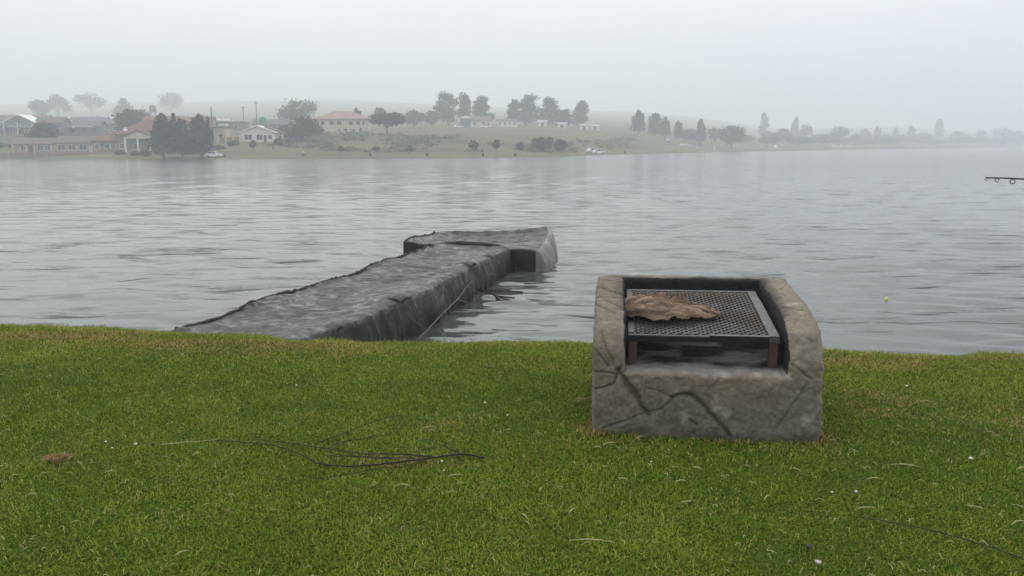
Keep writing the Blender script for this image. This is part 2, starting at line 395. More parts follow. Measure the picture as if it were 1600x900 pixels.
def trunk(parent, h, r, limbs, seed, top=None):
    rg = random.Random(seed); mb = MB()
    mb.tube([(0, 0, -1.2), (rg.uniform(-.1, .1), 0, h*.4), (rg.uniform(-.25, .25), rg.uniform(-.2, .2), h)], [r*1.25, r*.85, r*.45], 7)
    for (x, y, z) in limbs:
        mb.tube([(0, 0, h*.55), (x*.45, y*.45, h*.55+(z-h*.55)*.6), (x*.85, y*.85, z)], [r*.5, r*.35, r*.14], 5)
    return mb.build('trunk', M['trunk'], parent, smooth=True)

LEAF = {'conifer': 'conifer', 'round': 'leaf_dark', 'flat': 'leaf_dark', 'gum': 'leaf_grey', 'sapling': 'leaf_mid', 'pine': 'conifer'}
def tree(name, label, px, D, wpx, hpx, kind, seed, group=None, cat='tree', leaf=None, dens=1., sink=0):
    """wpx, hpx: breadth and height in photo pixels at distance D -> metres"""
    w, h = wpx*dd(px, D)/1300, hpx*dd(px, D)/1300
    p = spot(px, D); p.z -= sink
    t = empty(name, p, random.random()*6)
    tag(t, label, cat, group)
    rg = random.Random(seed); m = M[leaf or LEAF[kind]]
    if kind == 'conifer':
        co, f = conifer_pts(h, w*.5, int(2600*dens), .34+.0005*D, seed, 5, .07); trunk(t, h*.8, .16+.008*h, [], seed)
    elif kind == 'pine':
        co, f = conifer_pts(h, w*.5, int(1700*dens), .4+.0006*D, seed, 2, .12); trunk(t, h*.8, .15+.008*h, [], seed)
    elif kind == 'round':
        L = [(0, 0, h*.56, w*.36, w*.34, h*.40)]
        for i in range(8):
            a = 6.283*i/8+rg.random(); q = w*.29
            L.append((q*math.cos(a), q*math.sin(a), h*(.34+.42*rg.random()), w*.22, w*.21, h*.2))
        L.append((rg.uniform(-.1, .1)*w, 0, h*.84, w*.2, w*.2, h*.15))
        co, f = lobed(L, int(2600*dens), .3+.0011*D, seed); trunk(t, h*.55, .1+.022*h, [(l[0], l[1], l[2]) for l in L[1:5]], seed)
    elif kind == 'flat':
        L = []
        for i in range(11):
            a = 6.283*i/11+rg.random()*.5; q = w*(.1+.27*rg.random())
            L.append((q*math.cos(a), q*math.sin(a), h*(.55+.25*rg.random()), w*.2, w*.2, h*.17))
        co, f = lobed(L, int(2500*dens), .3+.0011*D, seed); trunk(t, h*.5, .08+.02*h, [(l[0], l[1], l[2]) for l in L[:7]], seed)
    elif kind == 'gum':
        L = []
        for i in range(12):
            a = rg.random()*6.283; zz = .22+.68*i/11; q = w*.27*(1-.75*abs(zz-.45))*rg.random()*1.2
            L.append((q*math.cos(a), q*math.sin(a), h*zz, w*(.36-.2*abs(zz-.4)), w*(.34-.2*abs(zz-.4)), h*.13))
        co, f = lobed(L, int(2800*dens), .3+.0011*D, seed); trunk(t, h*.8, .12+.014*h, [(l[0], l[1], l[2]) for l in L[::2]], seed)
    elif kind == 'sapling':
        L = [(0, 0, h*.68, w*.4, w*.4, h*.28)]+[(w*.25*math.cos(a), w*.25*math.sin(a), h*(.5+.2*rg.random()), w*.25, w*.25, h*.18) for a in (0, 1.6, 3.1, 4.5)]
        co, f = lobed(L, int(700*dens), .42, seed); trunk(t, h*.6, .09, [(l[0], l[1], l[2]) for l in L[1:]], seed)
    mesh_np('crown', co, f, m, t, smooth=False)
    return t

GL = 'trees on the far shore'
tree('conifer', 'tall dark many-tipped conifer at the water, beside the terracotta roof', 264, 222, 52, 70, 'conifer', 11, dens=1.3)
tree('conifer', 'narrower dark conifer squeezed between two taller ones at the water', 292, 224, 38, 60, 'conifer', 12, dens=1.1)
tree('conifer', 'tall dark conifer beside the white parked car, spiked top', 322, 223, 42, 67, 'conifer', 13, dens=1.3)
tree('round_tree', 'dark broad tree behind the red-roofed house with the dish', 216, 300, 48, 46, 'round', 14, sink=.5)
tree('shrub_tree', 'blue-green bushy tree between gabled house and low brown house', 84, 256, 56, 42, 'round', 15, dens=1.3)
tree('round_tree', 'dense dark dome-shaped tree beside the white gabled house', 480, 272, 62, 42, 'round', 16, dens=1.4, sink=1.)
tree('broad_tree', 'tall pale grey-green tree rising behind the dome-shaped tree', 473, 400, 64, 44, 'round', 17, leaf='leaf_grey')
tree('flat_tree', 'dark flat-topped spreading tree beside the cream two-storey house', 609, 297, 62, 36, 'flat', 18, dens=1.4)
tree('small_conifer', 'small pointed tree behind the cream house roof', 563, 360, 16, 34, 'pine', 19)
tree('round_tree', 'small rounded tree peeping over the flat-topped tree', 598, 400, 26, 30, 'round', 20, leaf='leaf_mid')
tree('broad_tree', 'broad grey tree in a row behind the flat-topped tree', 651, 410, 44, 26, 'round', 21, leaf='leaf_grey')
tree('broad_tree', 'low grey tree beside the tallest gum trees', 678, 425, 26, 24, 'round', 22, leaf='leaf_grey')
gum = [(703, 440, 40, 52, 'leaning crown gum tree, tallest beside the low grey tree'),
       (731, 452, 26, 50, 'slim round-topped gum tree behind the grey-roofed house'),
       (757, 455, 34, 46, 'pointed gum tree above the grey-roofed house'),
       (822, 450, 46, 48, 'broad ragged gum tree behind the long white building'),
       (802, 458, 24, 40, 'narrow gum tree leaning on the broad ragged one'),
       (858, 462, 38, 44, 'gum tree with two humps beside the white sheds'),
       (881, 455, 26, 28, 'low dark gum tree between two taller ones'),
       (907, 470, 30, 43, 'upright split-topped gum tree at the end of the row')]
for i, (a, b, c, d, lab) in enumerate(gum): tree('gum_tree', lab, a, b, c, d, 'gum', 30+i, 'gum trees on the hill', sink=.5)
for i, (a, b, c, d) in enumerate([(742, 238, 17, 23), (777, 238, 14, 23), (813, 242, 15, 20)]):
    tree('sapling', 'small round-headed young tree on the grass strip by the water', a, b, c, d, 'sapling', 45+i, 'young trees on the far grass strip')
tree('bush_tree', 'wide low bushy tree on the bank foot', 848, 262, 34, 22, 'round', 50, leaf='leaf_mid')
tree('bush_tree', 'small dark bushy tree next to a wider one on the bank', 876, 270, 22, 21, 'round', 51)
for i, (a, b, c, d) in enumerate([(537, 232, 10, 16), (592, 232, 14, 15), (643, 234, 12, 13)]):
    tree('sapling', 'thin pale sapling standing before the scrubby bank', a, b, c, d, 'sapling', 55+i, 'saplings before the scrubby bank', dens=.5)
tree('sapling', 'young leafy tree on the lawn below the white gabled house', 402, 240, 12, 18, 'sapling', 58)
pines = [(995, 420, 24, 37, 'broad pine with bent tip, first of the pine clump'), (1020, 428, 22, 36, 'dark spiky pine in the middle of the clump'),
         (1036, 432, 18, 32, 'dark pine shoulder to shoulder with the spiky one'), (1056, 440, 16, 28, 'short pine at the foggy end of the clump')]
for i, (a, b, c, d, lab) in enumerate(pines): tree('pine_tree', lab, a, b, c, d, 'conifer', 60+i, 'pines above the parked cars', dens=.8)
tree('pine_tree', 'lone pointed pine standing above the pale parked cars', 1091, 430, 20, 40, 'pine', 66)
tree('hedge_tree', 'low foggy tree joining the pines', 1072, 440, 26, 18, 'round', 67, leaf='leaf_mid')
tree('round_tree', 'big round dark tree at the misty water edge', 1139, 420, 42, 37, 'round', 68, dens=1.3)
tree('low_tree', 'low foggy tree beside the big round one', 1112, 470, 22, 22, 'round', 69, leaf='leaf_mid')
fog = [(1187, 640, 18, 40, 'gum', 'tall faint tree dissolving in fog'), (1218, 520, 32, 27, 'round', 'rounded misty tree in front of a taller pointed one'),
       (1236, 640, 14, 38, 'pine', 'faint pointed pine behind the rounded misty tree'), (1251, 620, 24, 28, 'round', 'pale round tree beside the faint pointed pine'),
       (1196, 560, 30, 18, 'round', 'low spreading misty tree by the shore'), (1275, 600, 30, 15, 'round', 'low hedge-like misty tree'),
       (1303, 560, 38, 31, 'round', 'large dome-shaped misty tree above white vehicles'), (1330, 620, 26, 16, 'round', 'small misty tree at the foot of the large dome'),
       (1345, 660, 20, 22, 'round', 'misty tree with a knobbly top'), (1362, 670, 14, 26, 'pine', 'slender misty pine beside a knobbly-topped tree'),
       (1391, 680, 14, 25, 'pine', 'thin misty pine standing apart'), (1416, 680, 18, 26, 'gum', 'square-topped misty tree along the far shore'),
       (1436, 680, 24, 18, 'round', 'low misty tree under the tall pointed tree'), (1457, 700, 21, 40, 'pine', 'tall pointed tree in the mist, highest of its shore'),
       (1484, 690, 24, 22, 'round', 'misty round tree beside the tall pointed one'), (1500, 700, 16, 16, 'round', 'small misty tree near pale vehicles'),
       (1522, 740, 18, 22, 'gum', 'very faint tree almost lost in fog'), (1555, 720, 34, 30, 'round', 'wide misty tree clump'),
       (1578, 730, 26, 24, 'round', 'misty tree leaning on the wide clump'), (1600, 740, 24, 36, 'gum', 'tall misty tree at the end of the shore line'),
       (1376, 640, 26, 14, 'round', 'low misty tree between two thin pines'), (1404, 650, 28, 14, 'round', 'low misty tree under the square-topped one')]
for i, (a, b, c, d, k, lab) in enumerate(fog): tree('misty_tree', lab, a, b*1.08, c, d-1.5, k, 80+i, 'misty trees along the far end of the lake', dens=.55)
for i in range(20):
    a = 1165+i*22.5+random.uniform(-8, 8)
    tree('hedge_tree', 'low bushy tree merging into the misty tree band', a, np.interp(a, [1165, 1600], [500, 770]), random.uniform(28, 44), random.uniform(9, 15), 'round', 200+i, 'low trees of the misty band', dens=.35, leaf='leaf_mid')
bk = [(80, 640, 36, 30, 'faint low tree behind the roofs'), (106, 700, 44, 35, 'faint flat-topped tree behind the roofs'),
      (158, 800, 56, 36, 'very faint big tree on the slope behind the village'), (207, 620, 34, 32, 'faint tree above the dark broad tree'),
      (280, 900, 40, 34, 'barely visible tree on the fogged slope behind the conifers'), (4, 350, 16, 24, 'grey tree behind the left roof of the green house'),
      (236, 420, 22, 26, 'faint low tree behind the water tower')]
for i, (a, b, c, d, lab) in enumerate(bk): tree('background_tree', lab, a, b, c, d, 'round', 120+i, 'faint trees behind the village', dens=.6, leaf='leaf_mid')

# scrub on the bank: uncountable
rg = np.random.default_rng(3); P = []
for _ in range(520):
    px = rg.uniform(430, 985); S = np.interp(px, PK, [PROF[k][0][0] for k in PK]); D = S+rg.uniform(38, 82)
    if vnoise(px/37., D/14., 0, 8) < -.15: continue
    c = spot(px, D); s = rg.uniform(.5, 1.5)
    q = rg.normal(0, 1, (46, 3))*[s*1.0, s*.7, s*.38]; q[:, 2] = np.abs(q[:, 2]); P.append(q+np.array(c))
P = np.concatenate(P); co, f = cards(P, np.tile([0, 0, 1.], (len(P), 1)), .5, rg)
tag(mesh_np('bank_scrub', co, f, M['leaf_scrub'], smooth=False), 'rough green scrub covering the far bank', 'scrub', kind='stuff')

# ------------------------------------------------------------------ houses
def cm(name, c, rough=.85, var=.12, scale=.8, **k): return mat(name, c, rough, var, scale, **k)
M['w_beige'] = cm('beige_plaster', (.36, .30, .23)); M['w_cream'] = cm('cream_plaster', (.55, .48, .38)); M['w_white'] = cm('white_plaster', (.66, .62, .56))
M['w_teal'] = cm('teal_grey_plaster', (.13, .17, .17)); M['w_grey'] = cm('grey_plaster', (.16, .17, .18)); M['w_brown'] = cm('brown_brick', (.22, .16, .12), var=.25)
M['r_brown'] = cm('brown_roof', (.13, .095, .08), var=.3); M['r_terra'] = cm('terracotta_roof', (.155, .075, .055), var=.3); M['r_grey'] = cm('grey_roof', (.10, .095, .105), var=.25)
M['r_pink'] = cm('faded_terracotta_roof', (.30, .19, .155), var=.25); M['r_light'] = cm('pale_sheet_roof', (.42, .42, .42))
M['trim'] = cm('white_trim', (.72, .72, .70)); M['glass'] = cm('dark_glass', (.035, .04, .045), .12, spec=.6); M['door'] = cm('dark_door', (.09, .055, .04))
M['green_tank'] = cm('green_plastic', (.03, .20, .12), .5); M['wall_stone'] = cm('garden_wall', (.25, .22, .18), var=.3); M['hedge'] = leafmat('hedge', (.05, .085, .03))
M['wood_pole'] = cm('pole_wood', (.045, .04, .04)); M['steel'] = cm('galvanised_steel', (.22, .23, .24), .5)

def window(parent, x, z, w, h, y=0., frame='trim'):
    mb = MB(); t = .09
    mb.box(x-w/2-t, x+w/2+t, y-.07, y+.02, z-t, z).box(x-w/2-t, x+w/2+t, y-.07, y+.02, z+h, z+h+t)
    mb.box(x-w/2-t, x-w/2, y-.07, y+.02, z, z+h).box(x+w/2, x+w/2+t, y-.07, y+.02, z, z+h)
    if w > 1.4: mb.box(x-.04, x+.04, y-.06, y+.02, z, z+h)
    o = mb.build('window', M[frame], parent)
    MB().box(x-w/2, x+w/2, y-.025, y+.015, z, z+h).build('pane', M['glass'], o)
def roof_gable_x(x0, x1, y0, y1, z, rise, ov=.5, t=.22):
    ym = (y0+y1)/2; s = rise/(ym-y0); a = z-s*ov
    return MB().prism([(y0-ov, a), (ym, z+rise), (y1+ov, a), (y1+ov, a+t), (ym, z+rise+t), (y0-ov, a+t)], x0-ov, x1+ov, 'x')
def roof_gable_y(x0, x1, y0, y1, z, rise, ov=.5, t=.22):
    xm = (x0+x1)/2; s = rise/(xm-x0); a = z-s*ov
    return MB().prism([(x0-ov, a), (xm, z+rise), (x1+ov, a), (x1+ov, a+t), (xm, z+rise+t), (x0-ov, a+t)], y0-ov, y1, 'y')
def roof_hip(x0, x1, y0, y1, z, rise, ov=.6, t=.2, run=None):
    x0, x1, y0, y1 = x0-ov, x1+ov, y0-ov, y1+ov; r = run or (y1-y0)/2; ym = (y0+y1)/2
    v = [(x0, y0, z), (x1, y0, z), (x1, y1, z), (x0, y1, z), (x0, y0, z+t), (x1, y0, z+t), (x1, y1, z+t), (x0, y1, z+t), (x0+r, ym, z+rise), (x1-r, ym, z+rise)]
    return MB().add(v, [(3, 2, 1, 0), (0, 1, 5, 4), (1, 2, 6, 5), (2, 3, 7, 6), (3, 0, 4, 7), (4, 5, 9, 8), (5, 6, 9), (6, 7, 8, 9), (7, 4, 8)])
def walls(parent, x0, x1, y0, y1, h, m, gable=None, z0=-2.5):
    if gable and gable[0] == 'y':
        mb = MB().prism([(x0, z0), (x1, z0), (x1, h), ((x0+x1)/2, h+gable[1]), (x0, h)], y0, y1, 'y')
    elif gable:
        mb = MB().prism([(y0, z0), (y1, z0), (y1, h), ((y0+y1)/2, h+gable[1]), (y0, h)], x0, x1, 'x')
    else: mb = MB().box(x0, x1, y0, y1, z0, h)
    return mb.build('wall', M[m], parent)
def dish(parent, x, y, z, r=.45):
    mb = MB(); mb.tube([(x, y, z-.7), (x, y, z)], .05, 5)
    pts = [(x, y+.12*0, z)]; n = 12
    v = [(x, y, z)]+[(x+r*math.cos(k*6.283/n), y-.16, z+r*math.sin(k*6.283/n)) for k in range(n)]+[(x, y+.03, z)]+[(x+r*math.cos(k*6.283/n), y-.13, z+r*math.sin(k*6.283/n)) for k in range(n)]
    f = [(0, 1+k, 1+(k+1) % n) for k in range(n)]+[(n+1, n+2+(k+1) % n, n+2+k) for k in range(n)]+[(1+k, 1+(k+1) % n, n+2+(k+1) % n, n+2+k) for k in range(n)]
    mb.add(v, f); return mb.build('satellite_dish', M['trim'], parent)
def H(name, label, px, D, rz=None, cat='house'):
    p = spot(px, D); e = empty(name, p, -.3*math.atan2(p.x, p.y) if rz is None else rz); return tag(e, label, cat)
def door(parent, x, w=1., h=2.1, y=0., m='door', z=0.):
    o = MB().box(x-w/2, x+w/2, y-.05, y+.02, z, z+h).build('door', M[m], parent)
    MB().box(x+w/2-.16, x+w/2-.08, y-.1, y-.045, z+.95, z+1.05).build('handle', M['steel'], o)

# long brown house at the water
h1 = H('lake_house', 'long low brown house with white-framed windows at the water edge', 110, 243)
k = 243/1300
walls(h1, -14, -2, 0, 8, 2.9, 'w_beige', ('x', 1.6)); roof_gable_x(-14, -2, 0, 8, 2.9, 1.6).build('roof', M['r_brown'], h1)
walls(h1, -1.9, 14, -.8, 8.2, 3.2, 'w_beige', ('x', 1.7)); roof_gable_x(-1.9, 14, -.8, 8.2, 3.25, 1.7).build('roof', M['r_brown'], h1)
MB().box(-14.03, 14.03, -.86, -.8, -2.4, .75).build('brick_plinth', M['w_brown'], h1)
for x in (-10.6, -6.2, -4.3): window(h1, x, 1.1, 1.5, 1.3, 0)
for x in (-.2, 2.6, 5.6): window(h1, x, 1.2, 1.9, 1.4, -.8)
door(h1, -8.6, 1.6, 2.3); MB().box(7.2, 10.4, -.9, -.79, 0, 2.3).build('garage_door', M['w_cream'], h1); door(h1, 12.2, 1.0, 2.2, -.8)
for x in (-13.2, -9.7, -7.5, -2.9): MB().box(x-.14, x+.14, -1.05, -.87, -2, 2.75).build('column', M['w_cream'], h1)
# teal gabled house up the slope
h2 = H('gabled_house', 'teal-grey two-storey house with white-edged gable and balcony', 45, 290)
walls(h2, -4.7, 4.7, 0, 11, 4.6, 'w_teal', ('y', 2.4)); roof_gable_y(-4.7, 4.7, 0, 11, 4.62, 2.4, .5, .3).build('roof', M['trim'], h2)
roof_gable_x(4.6, 13, 2, 10, 4.5, 1.9).build('roof', M['r_brown'], h2); walls(h2, 4.7, 13, 2, 10, 4.4, 'w_teal', ('x', 1.8))
for x in (-3.6, -1.2, 1.2, 3.6): window(h2, x, 3.1, 1.2, 1.0, 0)
for x in (-1.6, 1.2, 2.2, 3.2): window(h2, x, .5, .7, 1.5, 0)
window(h2, 6.6, 2.6, 1.2, 1.1, 2); door(h2, 0, 1.0, 2.1)
bal = MB().box(-4.6, 4.6, -1.6, 0, 2.45, 2.6).build('balcony', M['w_grey'], h2)
for x in (-4.4, -.05, 4.3): MB().box(x, x+.2, -1.6, -1.4, -1, 4.4).build('column', M['trim'], h2)
MB().box(-4.6, 4.6, -1.58, -1.52, 3.4, 3.5).build('balcony_rail', M['trim'], bal)
# house at the picture's edge
h3 = H('side_house', 'low green-grey house with dark roof beside the gabled house', 2, 288)
walls(h3, -7, 4.4, 0, 8, 3.4, 'w_teal', ('x', 1.7)); roof_gable_x(-7, 4.4, 0, 8, 3.4, 1.9).build('roof', M['r_grey'], h3)
window(h3, 1.5, 1.0, 1.6, 1.2); window(h3, -2, 1.0, 1.6, 1.2); door(h3, 3.4)
gw = H('garden_wall', 'pale green-stained retaining wall on the slope below the gabled house', 28, 274, cat='wall')
MB().box(-7, 6.6, 0, .35, -2, 1.9).build('wall_panel', M['wall_stone'], gw); MB().box(-7.1, 6.7, -.06, .41, 1.902, 2.03).build('coping', M['w_cream'], gw)
# dark house with long gutter
h4 = H('dark_house', 'dark grey house with long roof and white gutter behind the bushy tree', 131, 300)
walls(h4, -8, 8, 0, 9, 3.4, 'w_grey', ('x', 1.5)); r4 = roof_gable_x(-8, 8, 0, 9, 3.4, 1.6).build('roof', M['r_grey'], h4)
MB().box(-6, 6.2, -.82, -.62, 3.05, 3.3).build('gutter', M['trim'], h4)
for x in (-5, -1.2, 3, 6.2): window(h4, x, 1.2, 1.6, 1.5, 0, 'w_grey')
dish(h4, -.2, -.9, 3.2, .55)
# white-roofed stalls / sheds behind
for i, (a, b, w) in enumerate([(86, 332, 5), (103, 340, 7), (125, 345, 8)]):
    s = H('shed', ['small white-fronted shed behind the teal house roof', 'pale low shed next to another behind dark roofs', 'long white shed above the dark grey roof'][i], a, b, cat='shed')
    walls(s, -w/2, w/2, 0, 4, 2.5, 'w_white'); MB().box(-w/2-.3, w/2+.3, -.4, 4.3, 2.503, 2.72).build('roof', M['r_light'], s)
    door(s, -w/4); window(s, w/5, 1, 1.1, 1)
for i, (a, b, w, lab) in enumerate([(176, 350, 7, 'pale shed with white front panel above the terracotta roof'), (168, 440, 30, 'long faint pale-roofed building under background trees')]):
    s = H('outbuilding', lab, a, b, cat='building'); walls(s, -w/2, w/2, 0, 7, 3, 'w_grey', ('x', 1.2)); roof_gable_x(-w/2, w/2, 0, 7, 3, 1.3).build('roof', M['r_light' if i else 'r_grey'], s)
    MB().box(-w*.45, -w*.1, -.06, .02, 1.2, 2.8).build('front_panel', M['trim'], s); window(s, w*.25, 1.2, 1.2, 1.2)
# large terracotta house
h5 = H('terracotta_house', 'large terracotta-roofed house with cream gabled porch behind conifers', 240, 241)
walls(h5, -9.5, 12, 2.5, 14, 5.0, 'w_brown'); roof_hip(-9.5, 12, 2.5, 14, 5.0, 4.6, .7, .2, 8).build('roof', M['r_terra'], h5)
walls(h5, -16, -9.4, 3, 11, 3.2, 'w_brown'); roof_hip(-16, -9.4, 3, 11, 3.2, 2.2).build('roof', M['r_terra'], h5)
walls(h5, 8.5, 14, 6, 16, 6.6, 'w_brown', ('y', 2.3)); roof_gable_y(8.5, 14, 6, 16, 6.65, 2.3, .5, .25).build('roof', M['r_terra'], h5)
pg = roof_gable_y(-6.2, 1.2, -.2, 5, 4.5, 1.7, .4, .3).build('porch_roof', M['r_terra'], h5)
MB().prism([(-6.2, 4.3), (1.2, 4.3), (1.2, 4.6), (-2.5, 6.1), (-6.2, 4.6)], -.15, 0, 'y').build('porch_gable', M['w_cream'], pg)
MB().box(-6.4, 1.4, -.3, -.16, 3.9, 4.28).build('porch_beam', M['w_cream'], h5)
for x in (-6, -2.6, .8): MB().box(x-.2, x+.2, -.3, .1, -2, 3.89).build('column', M['trim'], h5)
for x in (-14.8, -12, -10.4): window(h5, x, 1.1, 1.2, 1.3, 3)
window(h5, -7.8, 1.2, 1.4, 1.3, 2.5)
window(h5, -3.6, 1, 1.8, 1.5, 2.5); window(h5, 2.8, 1, 1.6, 1.5, 2.5); door(h5, -.4, 1.2, 2.2, 2.5)
dish(h5, -6.7, 3.2, 6.6, .6)
# beige building and flat sheds
h6 = H('beige_building', 'beige wall-fronted building beside the spiked conifer', 352, 268)
walls(h6, -4.6, 3.4, 0, 8, 4.4, 'w_beige'); MB().box(-5, 3.8, -.4, 8.4, 4.403, 4.65).build('roof', M['r_grey'], h6)
window(h6, -2.4, 1.2, 1.4, 1.4); window(h6, .2, 1.2, 1.4, 1.4); MB().box(1.6, 3.3, -.25, -.02, -1, 4.2).build('pier', M['w_cream'], h6)
h6b = H('flat_shed', 'flat white-roofed shed above the beige building', 359, 320, cat='shed')
walls(h6b, -2.8, 2.8, 0, 4, 4.2, 'w_grey'); MB().box(-3.3, 3.3, -.5, 4.5, 4.203, 4.6).build('roof', M['trim'], h6b); MB().box(-2, 2, -.06, .02, 2.5, 3.4).build('window', M['trim'], h6b)
h6c = H('flat_shed', 'low grey shed with cluttered front between beige building and gabled house', 380, 312, cat='shed')
walls(h6c, -3.2, 3.4, 0, 4, 4.2, 'w_grey'); MB().box(-3.5, 3.7, -.3, 4.3, 4.203, 4.45).build('roof', M['r_grey'], h6c); window(h6c, -.5, 2, 1, 1.2)
fw = H('yard_wall', 'low brown yard wall with pale piers beside the gabled house', 365, 262, cat='wall')
MB().box(-3, 3.6, 0, .25, -2, 1.7).build('wall_panel', M['w_brown'], fw)
for x in (-3, -.8, 1.4, 3.5): MB().box(x-.22, x+.22, -.1, .35, -2, 2.0).build('pier', M['w_cream'], fw)
# white gabled bungalow
h7 = H('white_bungalow', 'white gabled bungalow with dark windows below the green water tank', 412, 264)
walls(h7, -6, 5, 0, 9, 2.9, 'w_white', ('y', 2.0)); roof_gable_y(-6, 5, 0, 9, 2.92, 2.0, .7, .28).build('roof', M['trim'], h7)
roof_gable_y(-4, 7.4, 3, 10, 2.6, 2.0, .5, .25).build('roof', M['r_brown'], h7); walls(h7, 4.9, 7, 3, 9.5, 2.4, 'w_white')
window(h7, -3.3, .7, 2.2, 1.6); window(h7, .2, .7, 1.8, 1.6); window(h7, 3.4, .9, 1.1, 1.2); door(h7, 1.9, .9, 2.1); window(h7, 6, .8, .9, 1.2, 3)
wt = H('water_tank', 'green plastic water tank on a stand behind the white bungalow', 419, 292, cat='water tank')
st = MB()
for x in (-.9, .9):
    for y in (-.9, .9): st.box(x-.1, x+.1, y-.1, y+.1, -1, 4.7)
st.box(-1.2, 1.2, -1.2, 1.2, 4.7, 4.9).build('stand', M['steel'], wt)
MB().tube([(0, 0, 4.9), (0, 0, 5.0), (0, 0, 6.4), (0, 0, 6.65), (0, 0, 6.85)], [1.0, 1.08, 1.08, .8, .3], 16).build('tank', M['green_tank'], wt, True)
# cream two-storey house on the bank
h8 = H('cream_house', 'cream two-storey house with faded terracotta hip roof on the bank', 538, 300)
walls(h8, -9, 9.2, 0, 12, 5.0, 'w_cream'); roof_hip(-9, 9.2, 0, 12, 5.0, 3.1, .8, .25).build('roof', M['r_pink'], h8)
for x, w in ((-7.9, .9), (-6.2, 1.1), (-3, 1.4), (-.4, 1.5), (3.6, 1.3), (6.2, 1.0), (8.1, .6)): window(h8, x, 3.1, w, 1.2, 0, 'w_cream')
for x, w in ((-6.3, 1.4), (-.6, .7), (1.6, 1.2), (3.5, .5), (4.6, .7)): window(h8, x, .7, w, 1.0, 0, 'w_cream')
door(h8, 7, 1.0, 2.0)
b8 = H('boundary_wall', 'low stone boundary wall in front of the cream two-storey house', 541, 291, cat='wall')
MB().box(-8.2, 9.4, 0, .3, -2, .8).build('wall_panel', M['wall_stone'], b8)
for i in range(9): MB().box(-8.2+2.15*i, -7.8+2.15*i, -.1, .4, -2, 1.1).build('pier', M['w_cream'], b8)
# upper houses under the gums
h9 = H('grey_roof_house', 'cream house with grey-brown pitched roof under the gum trees', 752, 402)
walls(h9, -4.6, 5, 0, 8, 3.6, 'w_cream', ('x', 1.6)); roof_gable_x(-4.6, 5, 0, 8, 3.6, 1.7).build('roof', M['r_brown'], h9)
walls(h9, -9.5, -4.7, 2, 8, 4.4, 'w_teal'); roof_hip(-9.5, -4.7, 2, 8, 4.4, 1.5, .5).build('roof', M['r_light'], h9)
window(h9, 1.7, 1.2, 1.5, 1.4); window(h9, -2.6, 1.2, 1.4, 1.4); door(h9, 4, .9)
h10 = H('white_longhouse', 'long white building with a row of dark windows under gum trees', 795, 412)
walls(h10, -5.3, 4.4, 0, 6, 3.1, 'w_white', ('x', .7)); roof_gable_x(-5.3, 4.4, 0, 6, 3.1, .8, .4).build('roof', M['r_grey'], h10)
for x in (-4, -1.6, .8, 3.2): window(h10, x, 1.1, .9, 1.2)
for i, (a, b, lab) in enumerate([(848, 425, 'small white shed with dark opening under the two-humped gum'), (878, 430, 'pale lean-to shed beside the low dark gum'), (912, 440, 'low pale-roofed shed below the last gum tree'), (929, 445, 'tiny pale cabin past the last gum tree')]):
    s = H('field_shed', lab, a, b, cat='shed'); walls(s, -2.2, 2.2, 0, 4, 2.3, 'w_white', ('x', .5)); roof_gable_x(-2.2, 2.2, 0, 4, 2.3, .6, .4).build('roof', M['r_light'], s)
    MB().box(-.8, .6, -.05, .02, 0, 1.8).build('opening', M['glass'], s)
for i, (a, b, w, lab) in enumerate([(1500, 742, 20, 'pale long-roofed boathouse in the mist'), (1572, 760, 14, 'white cottage barely visible in front of misty trees')]):
    s = H('misty_building', lab, a, b, cat='building'); walls(s, -w/2, w/2, 0, 6, 3, 'w_white', ('x', 1.5)); roof_gable_x(-w/2, w/2, 0, 6, 3, 1.6).build('roof', M['r_light'], s)
    for x in (-.3, 0, .3): window(s, x*w, 1, 1.4, 1.3)
for i, (a, D, w, m, r, hh, lab) in enumerate([(18, 345, 13, 'w_cream', 'r_brown', 3.2, 'cream house with brown roof peeping over the side house'), (66, 372, 12, 'w_grey', 'r_terra', 3.4, 'small red-roofed house behind the teal gable'),
        (150, 372, 15, 'w_cream', 'r_grey', 3.2, 'cream-walled house with grey roof above the dark house'), (196, 335, 12, 'w_brown', 'r_grey', 3.6, 'brown house with grey roof beside the dark broad tree'), (262, 330, 16, 'w_brown', 'r_terra', 4.4, 'tall brown house with red roof behind the conifers'),
        (312, 312, 13, 'w_beige', 'r_terra', 4.6, 'beige house with red gable roof between conifer tips'), (343, 352, 12, 'w_white', 'r_light', 3.2, 'white house with pale roof behind the dark pole'), (430, 352, 14, 'w_grey', 'r_grey', 2.8, 'grey flat-looking house behind the green tank')]):
    s = H('village_house', lab, a, D); walls(s, -w/2, w/2, 0, 8, hh, m, ('x', 1.7)); roof_gable_x(-w/2, w/2, 0, 8, hh, 1.8).build('roof', M[r], s)
    for x in (-.34, -.1, .3): window(s, x*w, 1.2, 1.4, 1.3)
    door(s, .1*w); MB().box(w*.2, w*.2+.7, 3.6, 4.3, hh+1.2, hh+2.7).build('chimney', M[m], s)
sw = H('shore_wall', 'low red-brown retaining wall along the water below the brown house', 115, 238.5, 0, 'wall')
MB().box(-22, 24, 0, .4, -2, .75).build('wall_panel', M['w_brown'], sw); MB().box(-22.1, 24.1, -.06, .46, .752, .86).build('coping', M['w_beige'], sw)
